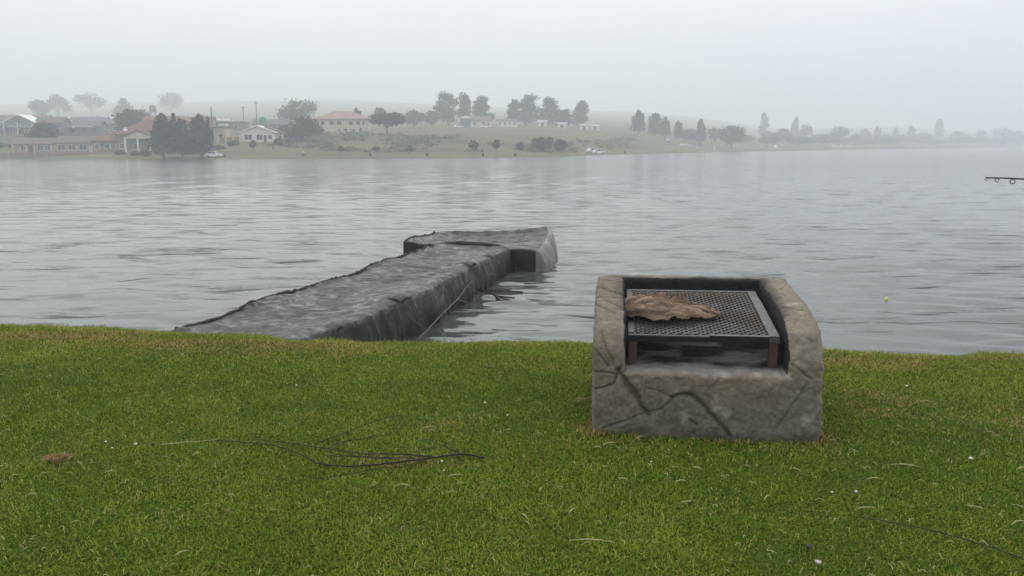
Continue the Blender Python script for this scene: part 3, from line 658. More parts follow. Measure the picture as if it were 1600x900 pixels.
for i, (a, D, w, h) in enumerate([(8, 262, 26, 14), (34, 262, 16, 10), (128, 262, 34, 16), (152, 258, 22, 13), (196, 234, 16, 10), (222, 231, 20, 9), (236, 229, 14, 12), (300, 233, 16, 9), (352, 247, 16, 9), (372, 255, 18, 10), (442, 258, 20, 13), (456, 262, 18, 10), (104, 300, 24, 18), (60, 300, 20, 14), (340, 290, 24, 20), (452, 300, 24, 18)]):
    tree('garden_shrub', 'rounded dark green garden shrub among the village houses', a, D, w, h, 'round', 300+i, 'garden shrubs in the village', 'shrub', dens=.4, leaf='leaf_dark' if i % 2 else 'leaf_mid', sink=.6)
# water tower, poles
t = H('water_tower', 'slender water tower faint above the conifers', 252, 430, cat='water tower')
s = MB()
for x in (-1, 1):
    for y in (-1, 1): s.box(x-.15, x+.15, y-.15, y+.15, -1, 6.5)
s.build('stand', M['steel'], t); MB().tube([(0, 0, 6.5), (0, 0, 9.4), (0, 0, 9.9)], [1.7, 1.7, .6], 14).build('tank', M['w_grey'], t, True)
for a, D, hp, arm, lab in [(341, 262, 55, 0, 'thick dark pole standing beside the spiked conifer'), (410, 330, 46, 1, 'utility pole with crossarm behind the bungalow'),
                           (390, 345, 38, 1, 'thinner faint utility pole beyond the bungalow'), (433, 245, 12, 0, 'short dark post on the grass below the bungalow')]:
    p = H('utility_pole' if hp > 20 else 'wooden_post', lab, a, D, cat='pole'); hh = hp*D/1300
    MB().tube([(0, 0, -1), (0, 0, hh)], [.2, .15], 8).build('post', M['wood_pole'], p, True)
    if arm: MB().box(-.9, .9, -.08, .08, hh-.7, hh-.52).build('crossarm', M['wood_pole'], p)
p = H('white_post', 'white painted post beside the pale cars in the mist', 1113, 378, cat='post')
MB().tube([(0, 0, -1), (0, 0, 2.3), (0, 0, 2.45)], [.28, .26, .1], 10).build('shaft', M['trim'], p, True); MB().box(-.4, .4, -.4, .4, -1, .25).build('footing', M['w_grey'], p)

# ------------------------------------------------------------------ cars and shore bins
M['tyre'] = cm('tyre', (.02, .02, .02)); M['lamp'] = cm('lamp_glass', (.5, .48, .44), .2)
CP = {}
for nm, c in (('white', (.72, .73, .74)), ('silver', (.42, .44, .45)), ('dark', (.05, .055, .06))): CP[nm] = cm('car_paint_'+nm, c, .3, .03, spec=.6)
def make_car(paint, suv=False):
    root = empty('parked_car', (0, 0, 0)); hh = .25 if suv else 0
    body = [(-2.15, .35), (2.15, .35), (2.2, .72), (2.05, .92), (1.0, 1.0+hh*.3), (-1.7, 1.02+hh*.5), (-2.15, .95)]
    MB().prism(body, -.85, .85, 'y').build('body', CP[paint], root, bevel=.06)
    cab = [(1.0, .98), (.35, 1.45+hh), (-1.1, 1.5+hh), (-1.85, 1.0)]
    MB().prism(cab, -.72, .72, 'y').build('cabin', CP[paint], root, bevel=.04)
    for s in (-1, 1):
        y = s*.725
        MB().prism([(.85, 1.02), (.32, 1.38+hh), (-.3, 1.41+hh), (-.3, 1.02)], min(y, y+s*.02), max(y, y+s*.02), 'y').build('side_window', M['glass'], root)
        MB().prism([(-.38, 1.02), (-.38, 1.41+hh), (-1.05, 1.43+hh), (-1.6, 1.04)], min(y, y+s*.02), max(y, y+s*.02), 'y').build('side_window', M['glass'], root)
        for x in (-1.35, 1.35):
            w = MB().tube([(x, s*.70, .33), (x, s*.88, .33)], .33, 14).build('wheel', M['tyre'], root); MB().tube([(x, s*.881, .33), (x, s*.90, .33)], .19, 10).build('rim', M['steel'], w)
        MB().box(2.16, 2.23, s*.55-.18, s*.55+.18, .62, .76).build('headlight', M['lamp'], root)
    MB().add([(1.0+.02, -.62, 1.03), (1.02, .62, 1.03), (.42, .58, 1.42+hh), (.42, -.58, 1.42+hh)], [(0, 1, 2, 3)]).add([(1.06, -.62, 1.01), (1.06, .62, 1.01), (.46, .58, 1.42+hh), (.46, -.58, 1.42+hh)], [(0, 3, 2, 1)]).build('windscreen', M['glass'], root)
    return root
protos = {}
cars = [(341, 223, 'white', 1, 'white high-roofed car parked under the spiked conifer', 5), (935, 282, 'white', 0, 'white car parked on open shore below the bank', 8), (922, 287, 'silver', 1, 'silver car partly behind the white car on open shore', 60),
        (1066, 395, 'white', 0, 'white car, bigger of the group under the lone pine', 10), (1078, 396, 'silver', 0, 'silver car touching the white car under the lone pine', -12), (1092, 392, 'silver', 1, 'pale high-roofed car under the lone pointed pine', 0), (1043, 398, 'silver', 0, 'pale car apart from the group under the pines', 40),
        (1131, 440, 'silver', 0, 'faint car under the big round tree', 0), (1191, 470, 'silver', 0, 'faint car at the misty tree feet', 0), (1207, 472, 'white', 1, 'faint white van-like car by the rounded misty tree', 70),
        (1299, 520, 'white', 1, 'white misty vehicle below the large dome-shaped tree', 0), (1311, 522, 'white', 0, 'white misty car in the middle of three', 4), (1322, 526, 'white', 1, 'white misty vehicle ending the row of three', -5), (1512, 690, 'white', 1, 'white vehicle nearly lost in fog by the boathouse', 0),
        (719, 398, 'white', 0, 'white car at the top of the field beside gum trunks', 20), (761, 394, 'white', 0, 'white car in front of the grey-roofed house', -8), (777, 396, 'silver', 0, 'silver car between the two upper houses', 0)]
for px, D, paint, suv, lab, rz in cars:
    if (paint, suv) not in protos: c = protos[(paint, suv)] = make_car(paint, suv)
    else: c = copy_tree(protos[(paint, suv)])
    p = spot(px, D); c.location = p; c.rotation_euler = (0, 0, R(rz)); tag(c, lab, 'car', 'cars parked on the far shore')
bins = [(479, 224, 1, 'dark drum bin with white bag on top, on the far grass'), (582, 222, 0, None), (670, 223, 0, None), (756, 224, 0, None), (806, 226, 0, None), (357, 224, 0, None), (975, 294, 0, None)]
for px, D, w, lab in bins:
    e = empty('litter_drum', spot(px, D)); tag(e, lab or 'small dark litter drum standing on the far grass strip', 'bin', 'drum bins on the far shore')
    MB().tube([(0, 0, -.3), (0, 0, .05), (0, 0, .4), (0, 0, .42), (0, 0, .85)], [.3, .3, .3, .32, .3], 12).build('drum', M['wood_pole'], e)
    MB().tube([(0, 0, .851), (0, 0, .9)], [.33, .33], 12).build('rim', M['steel'], e)
    if w: MB().tube([(0, 0, .9), (0, 0, 1.1), (0, 0, 1.3)], [.28, .34, .12], 10).build('bag', M['trim'], e, True)

# ------------------------------------------------------------------ jetty
def lin(a, b, t): return a+(b-a)*t
jet = empty('fabric_jetty', (-2.1, 13, 0)); tag(jet, 'long T-shaped jetty wrapped in dark grey wrinkled fabric reaching into the lake', 'jetty')
inv = np.array([-2.1, 13, 0])
def jmesh(name, co, faces, m, col=None, parent=jet):
    co = np.asarray(co, float)-inv
    return mesh_np(name, co, faces, m, parent, {'tint': ('FLOAT_COLOR', 'POINT', col if col.shape[1] == 4 else np.concatenate([col, np.zeros((len(co), 1))], 1))} if col is not None else None)
LT, LX, LYv = [0, .08, .2, .32, .5, .8, 1.0], [-4.6, -4.15, -3.74, -3.33, -2.86, -2.13, -1.70], [8.2, 9.9, 11.2, 12.3, 14.1, 17.1, 19.0]
RX, RYv = [-2.75, -2.33, -1.9, -1.5, -1.02, -.41, -.05], [8.0, 9.7, 10.95, 11.98, 14.3, 17.05, 18.5]
ns, nc = 460, 100
S_ = np.linspace(0, 1, ns)
lx, ly, rx_, ry = (np.interp(S_, LT, a) for a in (LX, LYv, RX, RYv))
lx = lx+.035*vnoise(S_*23, 1, 0, 1); rx_ = rx_+.04*vnoise(S_*27, 5, 0, 2)+.015*vnoise(S_*90, 5, 0, 2)
topz = .58+.045*vnoise(S_*6, 2, 0, 3)+.02*vnoise(S_*19, 2, 0, 4)-.05*np.clip(.25-S_, 0, 1)
C = np.linspace(0, 1, nc)
co, colr = [], []
for i in range(ns):
    a = np.array([lx[i], ly[i]]); b = np.array([rx_[i], ry[i]])
    u = np.clip((C-.10)/.72, 0, 1)                      # 0-.10 left skirt, .10-.82 top, .82-1 right skirt
    xy = a[None]+(b-a)[None]*u[:, None]
    d = (b-a)/np.linalg.norm(b-a)
    sl = np.clip((.10-C)/.10, 0, 1); sr = np.clip((C-.82)/.18, 0, 1)
    bulge = .10*np.sin(np.clip(sr, 0, 1)*2.6)+.05*sr*vnoise(S_[i]*40, C*3, 0, 12)
    xy = xy-d*(.05*sl)[:, None]+d*bulge[:, None]
    z = np.full(nc, topz[i])
    x_, y_ = xy[:, 0], xy[:, 1]
    wr = .022*fbm(x_*1.7, y_*1.1, 0, 21, 4)+.034*np.abs(fbm(x_*3.2+y_*1.2, y_*3.4, 0, 23, 3))
    z = z+wr*(1-np.maximum(sl, sr))-.055*np.sin(u*math.pi)
    z = z-.055*np.clip((u-.90)/.10, 0, 1)**2*(1-sr)-.055*(sr > 0)*(1-sr)+.05*np.clip(fbm(x_*.9, y_*.55, 0, 27, 2), -1, 1)*np.sin(u*math.pi)
    z = z+.035*np.exp(-((u-.02)/.02)**2)*(sl == 0)*(.5+vnoise(S_[i]*35, 0, 0, 8))
    # near shore the left of the sheet slumps
    z = z-np.clip(.22-S_[i], 0, 1)*np.clip(.55-u, 0, 1)*1.1
    z = np.where(sl > 0, z*(1-sl)+(-.15)*sl, z); z = np.where(sr > 0, z*(1-sr)+(-.2)*sr, z)
    co.append(np.stack([x_, y_, z], 1))
    crust_glint = np.clip(fbm(x_*1.2, y_*.9, 0, 41, 3)*2.2+.55, 0, 1)*(np.maximum(sl, sr) == 0)  # mask for the pale crust and the painted glints on top
    fine = np.clip(1-np.abs(fbm(x_*6, y_*9, 0, 43, 2))*7, 0, 1)*np.clip(.5+1.5*vnoise(x_*5, y_*7, 0, 46), 0, 1)
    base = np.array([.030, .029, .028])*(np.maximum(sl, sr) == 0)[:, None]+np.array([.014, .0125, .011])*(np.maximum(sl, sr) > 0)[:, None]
    c_ = base*(1+.3*fbm(x_*3, y_*3, z*3, 44, 3))[:, None]+np.array([.12, .12, .118])*(crust_glint*fine)[:, None]
    c_ = c_*(1-.55*np.clip((.16-z)/.16, 0, 1)*(sr > 0))[:, None]      # wet dark waterline band
    colr.append(np.concatenate([np.clip(c_, .006, .6), (crust_glint*.8)[:, None]], 1))
co = np.concatenate(co); colr = np.concatenate(colr)
walk = co
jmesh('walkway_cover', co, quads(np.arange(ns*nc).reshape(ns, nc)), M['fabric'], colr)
# rolled dark hem along the far-left edge
hem = MB(); pts = []; rr = []; jw = walk.reshape(ns, nc, 3)
for i in range(40, ns-10, 3):
    q = jw[i, int(nc*.105)]-inv
    pts.append((q[0], q[1], q[2]+.012+.012*float(vnoise(i*.35, 7, 0, 2)))); rr.append(.020+.011*float(vnoise(i*.6, 3, 0, 5)))
hem.tube(pts, rr, 7).build('hem', M['rubber'], jet, True)
# torn flaps at the near right-hand edge
for s0, w_ in ((.31, .22), (.43, .26), (.64, .20), (.80, .16), (.13, .2)):
    i = int(s0*ns); p = jw[i, int(nc*.80)].copy(); t_ = np.array([rx_[i+9]-rx_[i-9], ry[i+9]-ry[i-9], 0]); t_ /= np.linalg.norm(t_); q_ = np.array([t_[1], -t_[0], 0])
    v, f = [], []
    for a in range(7):
        for b in range(5):
            s1, c1 = (a/6-.5)*w_*1.6, b/4
            v.append(p+t_*s1+q_*(-.16+.22*c1)+np.array([0, 0, .02+.075*math.sin(c1*2.6)*math.cos((a/6-.5)*2.8)-.05*c1*c1]))
    I = np.arange(35).reshape(7, 5)
    o = jmesh('torn_flap', np.array(v), quads(I), M['fabric'], np.tile([.075, .072, .068], (35, 1))*(1+.2*rng.random((35, 1))))
    o.modifiers.new('thick', 'SOLIDIFY').thickness = .008
    MB().add([tuple(p+t_*(-w_*.5)+q_*-.02+[0, 0, .012]-inv), tuple(p+t_*(w_*.45)+q_*.0+[0, 0, .010]-inv), tuple(p+t_*(w_*.3)+q_*.075+[0, 0, -.045]-inv), tuple(p+t_*(-w_*.3)+q_*.07+[0, 0, -.05]-inv)], [(0, 1, 2, 3)]).build('tear', M['rubber'], jet)
# platform across the end
NL, NR, FR, FL = np.array([-2.55, 19.35]), np.array([.66, 18.55]), np.array([1.02, 21.3]), np.array([-2.02, 21.25])
n1, n2 = 150, 100
co, colr = [], []
for j in range(n2):
    v_ = (j/(n2-1)); vv = np.clip((v_-.16)/.70, 0, 1); sn = np.clip((.16-v_)/.16, 0, 1); sf = np.clip((v_-.86)/.14, 0, 1)
    U = np.linspace(0, 1, n1); uu = np.clip((U-.07)/.84, 0, 1); sl = np.clip((.07-U)/.07, 0, 1); sr = np.clip((U-.91)/.09, 0, 1)
    xy = (1-vv)*((1-uu)[:, None]*NL+uu[:, None]*NR)+vv*((1-uu)[:, None]*FL+uu[:, None]*FR)
    xy = xy+np.stack([.24*np.sin(sr*1.57)-.12*uu**6*(2*vv-1)**4-.03*sl, -.05*sn+.04*sf+0*U], 1)
    x_, y_ = xy[:, 0]+.02*vnoise(vv*9, U*4, 0, 2), xy[:, 1]+.04*vnoise(U*12, vv*2, 0, 6)*(1-max(sn, sf)*.5)
    z = (1-vv)*(.575-.095*uu)+vv*(.555+.09*uu)+.03*np.clip((uu-.9)/.1, 0, 1)*vv+.06*fbm(x_*1.3, y_*1.3, 0, 61, 4)+.06*np.abs(fbm(x_*3+y_, y_*3, 0, 63, 3))
    z = z-.13*np.sin(uu*math.pi)**.6*np.sin(vv*math.pi)**.6+.05*np.clip((vv-.9)/.1, 0, 1)+.03*np.clip((.12-uu)/.12, 0, 1)
    z = z-.10*np.exp(-((uu-.5)/.22)**2)*np.clip((.25-vv)/.25, 0, 1)      # sag where the walkway joins
    dn = np.maximum(np.maximum(sl, sr**1.8), max(sn, sf)); z = z*(1-dn)+(-.2)*dn
    co.append(np.stack([x_, y_, z], 1))
    crust_glint = np.clip(fbm(x_*1.8, y_*1.8, 0, 71, 3)*2.4+.5, 0, 1)*(dn == 0)  # same painted glints and pale crust on the platform
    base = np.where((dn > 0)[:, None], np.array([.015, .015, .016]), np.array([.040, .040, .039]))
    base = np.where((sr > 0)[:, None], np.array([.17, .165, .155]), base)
    colr.append(np.concatenate([np.clip(base*(1+.3*fbm(x_*3, y_*3, z*3, 74, 3))[:, None]+.05*(crust_glint*1.5*np.clip(1-np.abs(fbm(x_*5, y_*7, 0, 73, 2))*6, 0, 1))[:, None], .012, .6), (crust_glint*.8)[:, None]], 1))
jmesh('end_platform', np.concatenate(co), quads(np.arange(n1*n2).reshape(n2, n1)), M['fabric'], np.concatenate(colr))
pe = co[int(n2*.86)][int(n1*.07):int(n1*.92):2]-inv
MB().tube([(p[0], p[1]+.01, p[2]+.02) for p in pe], .026, 6).build('hem', M['rubber'], jet, True)
pe = np.array([c[int(n1*.08)] for c in co[int(n2*.17):int(n2*.86):2]])-inv
MB().tube([(p[0], p[1], p[2]+.012) for p in pe], .018, 6).build('hem', M['rubber'], jet, True)
gap = MB()                                      # dark fold between walkway and platform
gap.tube([(-1.66-inv[0], 18.98-inv[1], .575), (-1.2-inv[0], 18.95-inv[1], .585), (-.7-inv[0], 18.75-inv[1], .58), (-.25-inv[0], 18.55-inv[1], .575)], [.02, .055, .05, .015], 7).build('fold', M['rubber'], jet, True)
# loose pale branch leaning on the side of the jetty, with twigs in the water
br = empty('floating_branch', (-1.0, 13.3, 0)); tag(br, 'thin pale bare branch leaning along the jetty side at the waterline', 'branch')
o_ = np.array([-1.0, 13.3, 0])
main = [(-1.42, 11.3, .02), (-1.25, 11.9, .1), (-1.1, 12.8, .17), (-.92, 13.8, .22), (-.8, 14.7, .30), (-.66, 15.6, .33)]
MB().tube([np.array(p)-o_ for p in main], [.007, .009, .010, .009, .008, .004], 6).build('stem', M['twig'], br, True)
for a in ([(-1.1, 12.8, .17), (-1.08, 12.82, .45)], [(-.92, 13.8, .22), (-.7, 13.9, .12), (-.5, 14.1, .02)], [(-1.25, 11.9, .1), (-1.45, 11.8, .3), (-1.5, 11.6, .42)], [(-.8, 14.7, .3), (-.55, 14.8, .12), (-.4, 15.0, .03)]):
    MB().tube([np.array(p)-o_ for p in a], [.011]+[.006]*(len(a)-1), 5).build('twig', M['twig'], br, True)
wb = empty('waterlogged_branch', (-.35, 15.6, 0)); tag(wb, 'dark forked branch half sunk beside the jetty', 'branch'); o_ = np.array([-.35, 15.6, 0])
for i, a in enumerate(([(-.75, 16.0, .1), (-.55, 15.6, .06), (-.3, 15.2, .03), (.05, 15.0, .02)], [(-.55, 15.6, .06), (-.2, 15.7, .04), (.2, 15.6, .03)], [(-.7, 16.0, .05), (-.62, 15.7, .22)], [(-.3, 15.2, .03), (-.2, 14.7, .02)])):
    MB().tube([np.array(p)-o_ for p in a], [.022]+[.014]*(len(a)-1), 6).build('stem' if i == 0 else 'twig', M['bark'], wb, True)

# ------------------------------------------------------------------ concrete braai stand
BX, BY, BRZ, BZ = 1.06, 4.43, R(-7), 1.15
br_root = empty('barbecue_stand', (BX, BY, BZ), BRZ); tag(br_root, 'weathered cracked concrete barbecue block with soot-black hearth on the lawn', 'barbecue')
def solid(poly, a0, a1, axis, bev, seg=4):
    mb = MB().prism(poly, a0, a1, axis); bm = bmesh.new(); vv = [bm.verts.new(p) for p in mb.v]
    for q in mb.f: bm.faces.new([vv[i] for i in q])
    bmesh.ops.recalc_face_normals(bm, faces=bm.faces)
    bmesh.ops.bevel(bm, geom=list(bm.edges), offset=bev, segments=seg, affect='EDGES', profile=.5, clamp_overlap=True)
    return bm
side = [(0, -.1), (1.17, -.1), (1.17, .70), (1.11, .735), (.5, .685), (.2, .655), (.07, .60), (.0, .49)]
sideR = [(0, -.1), (1.17, -.1), (1.17, .68), (1.10, .735), (.5, .69), (.26, .655), (.10, .585), (.0, .45)]
big = bmesh.new()
for bm in (solid(side, -.615, -.435, 'x', .028), solid(sideR, .44, .635, 'x', .042, 5), solid([(-.61, -.1), (.64, -.1), (.64, .66), (.56, .73), (-.57, .735), (-.61, .70)], 1.035, 1.17, 'y', .025),
           solid([(0, -.1), (1.15, -.1), (1.15, .445), (.12, .375), (.0, .36)], -.60, .63, 'x', .018)):
    me = bpy.data.meshes.new('tmp'); bm.to_mesh(me); big.from_mesh(me); bm.free(); bpy.data.meshes.remove(me)
me = bpy.data.meshes.new('tmpbody'); big.to_mesh(me); big.free()
tmp = bpy.data.objects.new('tmpbody', me); COL.objects.link(tmp)
md = tmp.modifiers.new('r', 'REMESH'); md.mode = 'VOXEL'; md.voxel_size = .0068
dg = bpy.context.evaluated_depsgraph_get(); me2 = bpy.data.meshes.new_from_object(tmp.evaluated_get(dg)); bpy.data.objects.remove(tmp)
nv = len(me2.vertices); V = np.empty(nv*3, np.float32); me2.vertices.foreach_get('co', V); V = V.reshape(-1, 3).astype(float)
Nn = np.empty(nv*3, np.float32); me2.vertices.foreach_get('normal', Nn); Nn = Nn.reshape(-1, 3).astype(float)
x_, y_, z_ = V.T
d = .007*fbm(x_*3.1, y_*3.1, z_*3.1, 101, 3)+.008*fbm(x_*13, y_*13, z_*13, 103, 3)+.003*vnoise(x_*55, y_*55, z_*55, 104)
rough_r = np.clip((x_-.4)/.1, 0, 1); d += rough_r*.013*fbm(x_*22, y_*22, z_*22, 105, 2)
d += np.where((z_ > .3) & (y_ > .05) & (y_ < 1.04) & (np.abs(x_) < .43) & (Nn[:, 2] > .6), .010*fbm(x_*14, y_*20, 0, 107, 4), 0)   # ash bed
# grooves scored in the render
def segd(P2, a, b):
    a, b = np.array(a), np.array(b); ab = b-a; t = np.clip(((P2-a)@ab)/(ab@ab), 0, 1); return np.linalg.norm(P2-(a+t[:, None]*ab), axis=1)
def pf(px, py): return ((px-1102)/283., (684-py+(px-1102)*.035)/270.)      # front face drawing -> metres
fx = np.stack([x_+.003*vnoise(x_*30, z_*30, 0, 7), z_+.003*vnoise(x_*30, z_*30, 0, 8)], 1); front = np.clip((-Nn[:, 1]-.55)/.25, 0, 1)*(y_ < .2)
gro = np.zeros(nv)
for pl, w, dep in [([(968, 578), (985, 606), (1015, 648)], .013, .022), ([(978, 590), (1003, 622)], .010, .012), ([(946, 670), (985, 655), (1012, 645), (1035, 640), (1052, 626)], .007, .010), ([(1052, 622), (1064, 617), (1082, 618), (1100, 634), (1145, 683)], .011, .018),
                   ([(1254, 604), (1236, 634), (1213, 668)], .008, .008), ([(925, 580), (950, 581), (966, 586), (960, 600), (944, 606), (926, 608)], .006, .016), ([(966, 586), (974, 572)], .006, .016), ([(1015, 608), (1030, 610), (1052, 622)], .006, .008),
                   ([(1105, 612), (1118, 600), (1135, 580)], .005, .004), ([(1080, 655), (1092, 664)], .007, .012), ([(930, 545), (942, 560), (952, 572)], .006, .010), ([(940, 520), (948, 545), (960, 566)], .005, .010), ([(1232, 573), (1246, 584), (1262, 594)], .008, .010),
                   ([(1011, 592), (1011, 606)], .0042, .005), ([(1018, 590), (1018, 606)], .0042, .005), ([(1011, 599), (1018, 599)], .0042, .005), ([(1032, 592), (1024, 592), (1023, 605), (1032, 606), (1032, 600), (1028, 600)], .0042, .005)]:
    pts = [pf(*p) for p in pl]
    dd_ = np.min([segd(fx, a, b) for a, b in zip(pts[:-1], pts[1:])], axis=0)
    w = w*(1.05 if w > .0105 else .72); g = np.exp(-(dd_/w)**2)*front; d -= dep*g; gro = np.maximum(gro, g*min(1, dep/.012))
lipz = np.exp(-((z_-.372)/.022)**2)*(y_ < .06)*(np.abs(x_) < .46); chip = np.clip(fbm(x_*11, 3, z_*9, 141, 3)*2.2, 0, 1)*lipz
d -= .016*chip
# scored lines on the left arm top
top = np.clip((Nn[:, 2]-.4)/.3, 0, 1)*(z_ > .5); P2 = np.stack([x_, y_], 1)
for a, b, w in [((-.62, .80), (-.43, .62), .010), ((-.62, .55), (-.43, .53), .009), ((-.62, .40), (-.5, .22), .009), ((-.58, .98), (-.44, .92), .008), ((-.55, .48), (-.44, .30), .008), ((-.62, 1.1), (-.3, 1.13), .008), ((.47, .40), (.64, .28), .008)]:
    g = np.exp(-(segd(P2+.01*vnoise(x_*14, y_*14, 0, 3)[:, None], a, b)/w)**2)*top; d -= .012*g; gro = np.maximum(gro, g*.8)
V2 = V+Nn*d[:, None]
base = np.array([.170, .140, .108])*(1+.20*fbm(x_*2.2, y_*2.2, z_*2.2, 111, 4))[:, None]
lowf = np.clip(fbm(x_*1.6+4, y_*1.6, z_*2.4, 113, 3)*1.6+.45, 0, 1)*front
base = base*(1-lowf[:, None]*.6)+np.array([.082, .084, .070])*(lowf*.6)[:, None]                 # greenish algae stain on the front, also painting its shade into the colour
pale = np.clip(fbm(x_*9, y_*9, z_*9, 115, 4)*2-.5, 0, 1); base = base+pale[:, None]*np.array([.10, .09, .075])
rightp = np.clip((x_-.40)/.08, 0, 1); base = base*(1+.12*rightp[:, None])
inside = (x_ > -.447) & (x_ < .452) & (y_ > .02) & (y_ < 1.06) & (z_ > .36)
soot = inside*np.clip(1.15-.25*fbm(x_*6, y_*6, z_*6, 117, 3), 0, 1)
edge = (1-inside)*np.clip(1-np.maximum(np.maximum(np.abs(x_)-.445, 0), np.maximum(y_-1.05, 0)*.7)/.07+.8*fbm(x_*7, y_*7, z_*7, 119, 3), 0, 1)*(z_ > .45)*(y_ > .25)*np.where(x_ > 0, 1, .55)
soot = np.maximum(soot, edge*.85)
floor = inside & (Nn[:, 2] > .6) & (z_ < .52)
lip = np.clip((.17-y_)/.1, 0, 1)
ash = np.array([.115, .112, .11])*(1+.4*fbm(x_*8, y_*8, 0, 121, 4))[:, None]
char = np.clip(fbm(x_*4.5, y_*9, 0, 123, 4)*3+.55, 0, 1)
ash = ash*(.8-char[:, None]*.70); ash = ash*(1-lip[:, None])+np.array([.17, .155, .14])*lip[:, None]
colr = base*(1-soot[:, None])+np.array([.016, .016, .018])*soot[:, None]
colr = np.where(floor[:, None], ash, colr); colr = colr*(1-.45*gro[:, None])*(1+.14*np.clip(vnoise(x_*70, y_*70, z_*70, 131)*1.3+.5*vnoise(x_*30, y_*30, z_*30, 132), -1, 1))[:, None]  # grooves darkened in the colour to suggest their shaded depth
colr = colr+(lipz*np.clip(fbm(x_*18, 5, z_*18, 143, 3)*2, 0, 1))[:, None]*np.array([.12, .105, .09])
colr *= (1-.45*np.clip((.06+.03*fbm(x_*8, y_*8, 0, 145, 3)-z_)/.05, 0, 1))[:, None]                                             # darker towards the foot, with an uneven upper edge
me2.vertices.foreach_set('co', V2.astype(np.float32).ravel()); me2.update()
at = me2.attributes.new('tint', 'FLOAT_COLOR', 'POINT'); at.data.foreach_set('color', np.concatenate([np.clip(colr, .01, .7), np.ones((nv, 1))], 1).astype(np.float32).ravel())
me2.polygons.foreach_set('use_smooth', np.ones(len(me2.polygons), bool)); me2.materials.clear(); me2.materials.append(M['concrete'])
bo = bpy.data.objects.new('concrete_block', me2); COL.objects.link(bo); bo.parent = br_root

# the loose iron grill table standing in the hearth
gz = lambda y: .548+(y-.12)*.132
gr = empty('iron_grill', (BX, BY, BZ), BRZ); tag(gr, 'black iron grill table with diamond mesh top standing in the barbecue hearth', 'grill')
GX0, GX1, GY0, GY1 = -.42, .405, .12, .97
tilt = math.atan(.132); Mt = Matrix.Translation((0, GY0, gz(GY0))) @ Matrix.Rotation(tilt, 4, 'X'); LEN = (GY1-GY0)/math.cos(tilt)
MB().box(GX0, .03, -.004, .032, -.034, -.004, Mt).build('front_bar', M['iron'], gr, bevel=.002)
MB().box(.031, GX1-.05, -.006, .034, -.030, .006, Mt).build('front_bar', M['iron'], gr, bevel=.002)
MB().box(GX0, .03, -.006, .012, -.003, .004, Mt).build('bar_edge', M['iron_worn'], gr)
MB().box(.031, GX1-.05, -.008, .012, .007, .011, Mt).build('bar_edge', M['iron_worn'], gr)
MB().box(GX0, GX1-.05, LEN-.03, LEN, -.02, .008, Mt).build('back_bar', M['iron_worn'], gr, bevel=.002)
MB().box(GX0, GX0+.032, .034, LEN-.031, -.022, .008, Mt).build('side_bar', M['iron_worn'], gr, bevel=.002)
MB().box(GX1-.049, GX1+.006, -.004, LEN*.76, -.03, .012, Mt).build('side_plate', M['iron_worn'], gr, bevel=.002)
MB().box(GX1-.049, GX1+.004, LEN*.765, LEN, -.028, .009, Mt).build('side_plate', M['iron_worn'], gr, bevel=.002)
for x, y in ((GX0+.002, GY0+.006), (GX1-.046, GY0+.006), (GX0+.002, GY1-.06), (GX1-.046, GY1-.06)):
    fl = .375+(y-.12)*.068
    MB().box(x, x+.048, y, y+.048, fl-.012, gz(y)-.036).build('leg', M['rust'], gr, bevel=.003)
mesh = MB(); pit = .043; W = GX1-.05-(GX0+.032)
x0, y0, x1, y1 = GX0+.033, .033, GX1-.05, LEN-.03
for sgn in (1, -1):
    c = -3.0
    while c < 3.0:
        # line y = sgn*(x) + c clipped to the rectangle
        pts = []
        for X in (x0, x1):
            Y = sgn*X*.92+c
            if y0 <= Y <= y1: pts.append((X, Y))
        for Y in (y0, y1):
            X = (Y-c)/(sgn*.92)
            if x0 < X < x1: pts.append((X, Y))
        if len(pts) >= 2:
            (ax, ay), (bx, by) = sorted(pts[:2]); L = math.hypot(bx-ax, by-ay); a_ = math.atan2(by-ay, bx-ax)
            if L > .01:
                zo = -.002 if sgn > 0 else .0015
                mesh.box(0, L, -.0038, .0038, zo-.0025, zo+.0025, Mt @ Matrix.Translation((ax, ay, 0)) @ Matrix.Rotation(a_, 4, 'Z') @ Matrix.Rotation(R(28)*sgn, 4, 'X'))
        c += pit
mesh.build('diamond_mesh', M['mesh_iron'], gr)

# crumpled dry leaf on the grill
lf = empty('dry_leaf', (BX, BY, BZ), BRZ); tag(lf, 'crumpled brown dried leaf with charred end lying on the iron grill', 'leaf')
na_, nb = 190, 90
co, colr = [], []
for i in range(na_):
    s = i/(na_-1); X = -.445+.56*s
    half = .225*(np.sin(math.pi*min(s*.94+.06, 1))**.62)*(1-.35*s)+.012
    half *= 1+.22*float(vnoise(s*14, 0, 0, 201))
    for j in range(nb):
        t = j/(nb-1)*2-1; rag = .05*float(vnoise(s*26, t*2+5, 0, 202))*abs(t)
        Y = .46-.03*s+(half*t*(1+rag))+.05*math.sin(s*5)*.3
        co.append((X+.012*float(vnoise(t*7, s*5, 0, 203)), Y, 0)); colr.append((s, t))
co = np.array(co); st = np.array(colr); s, t = st.T
ridge = np.abs(fbm(s*4.2+t*.7, t*3.1, 0, 211, 4))*.060+np.abs(vnoise(s*5, t*7.5+s*3, 0, 213))*.034+.016*np.abs(fbm(s*17, t*10, 0, 212, 3))+.008*fbm(s*40, t*22, 0, 214, 2)
curl = .055*np.abs(t)**2.2+.06*np.clip(t, 0, 1)*np.clip(1-s*1.1, 0, 1)+.05*np.exp(-((t+.25)/.18)**2)*(1-s)
co[:, 2] = gz(co[:, 1])+.012+(ridge*.75+curl*.5)*(.45+.5*np.sin(np.clip(s, 0, 1)*math.pi))
co[:, 1] += .02*fbm(s*9, t*4, 0, 215, 2)
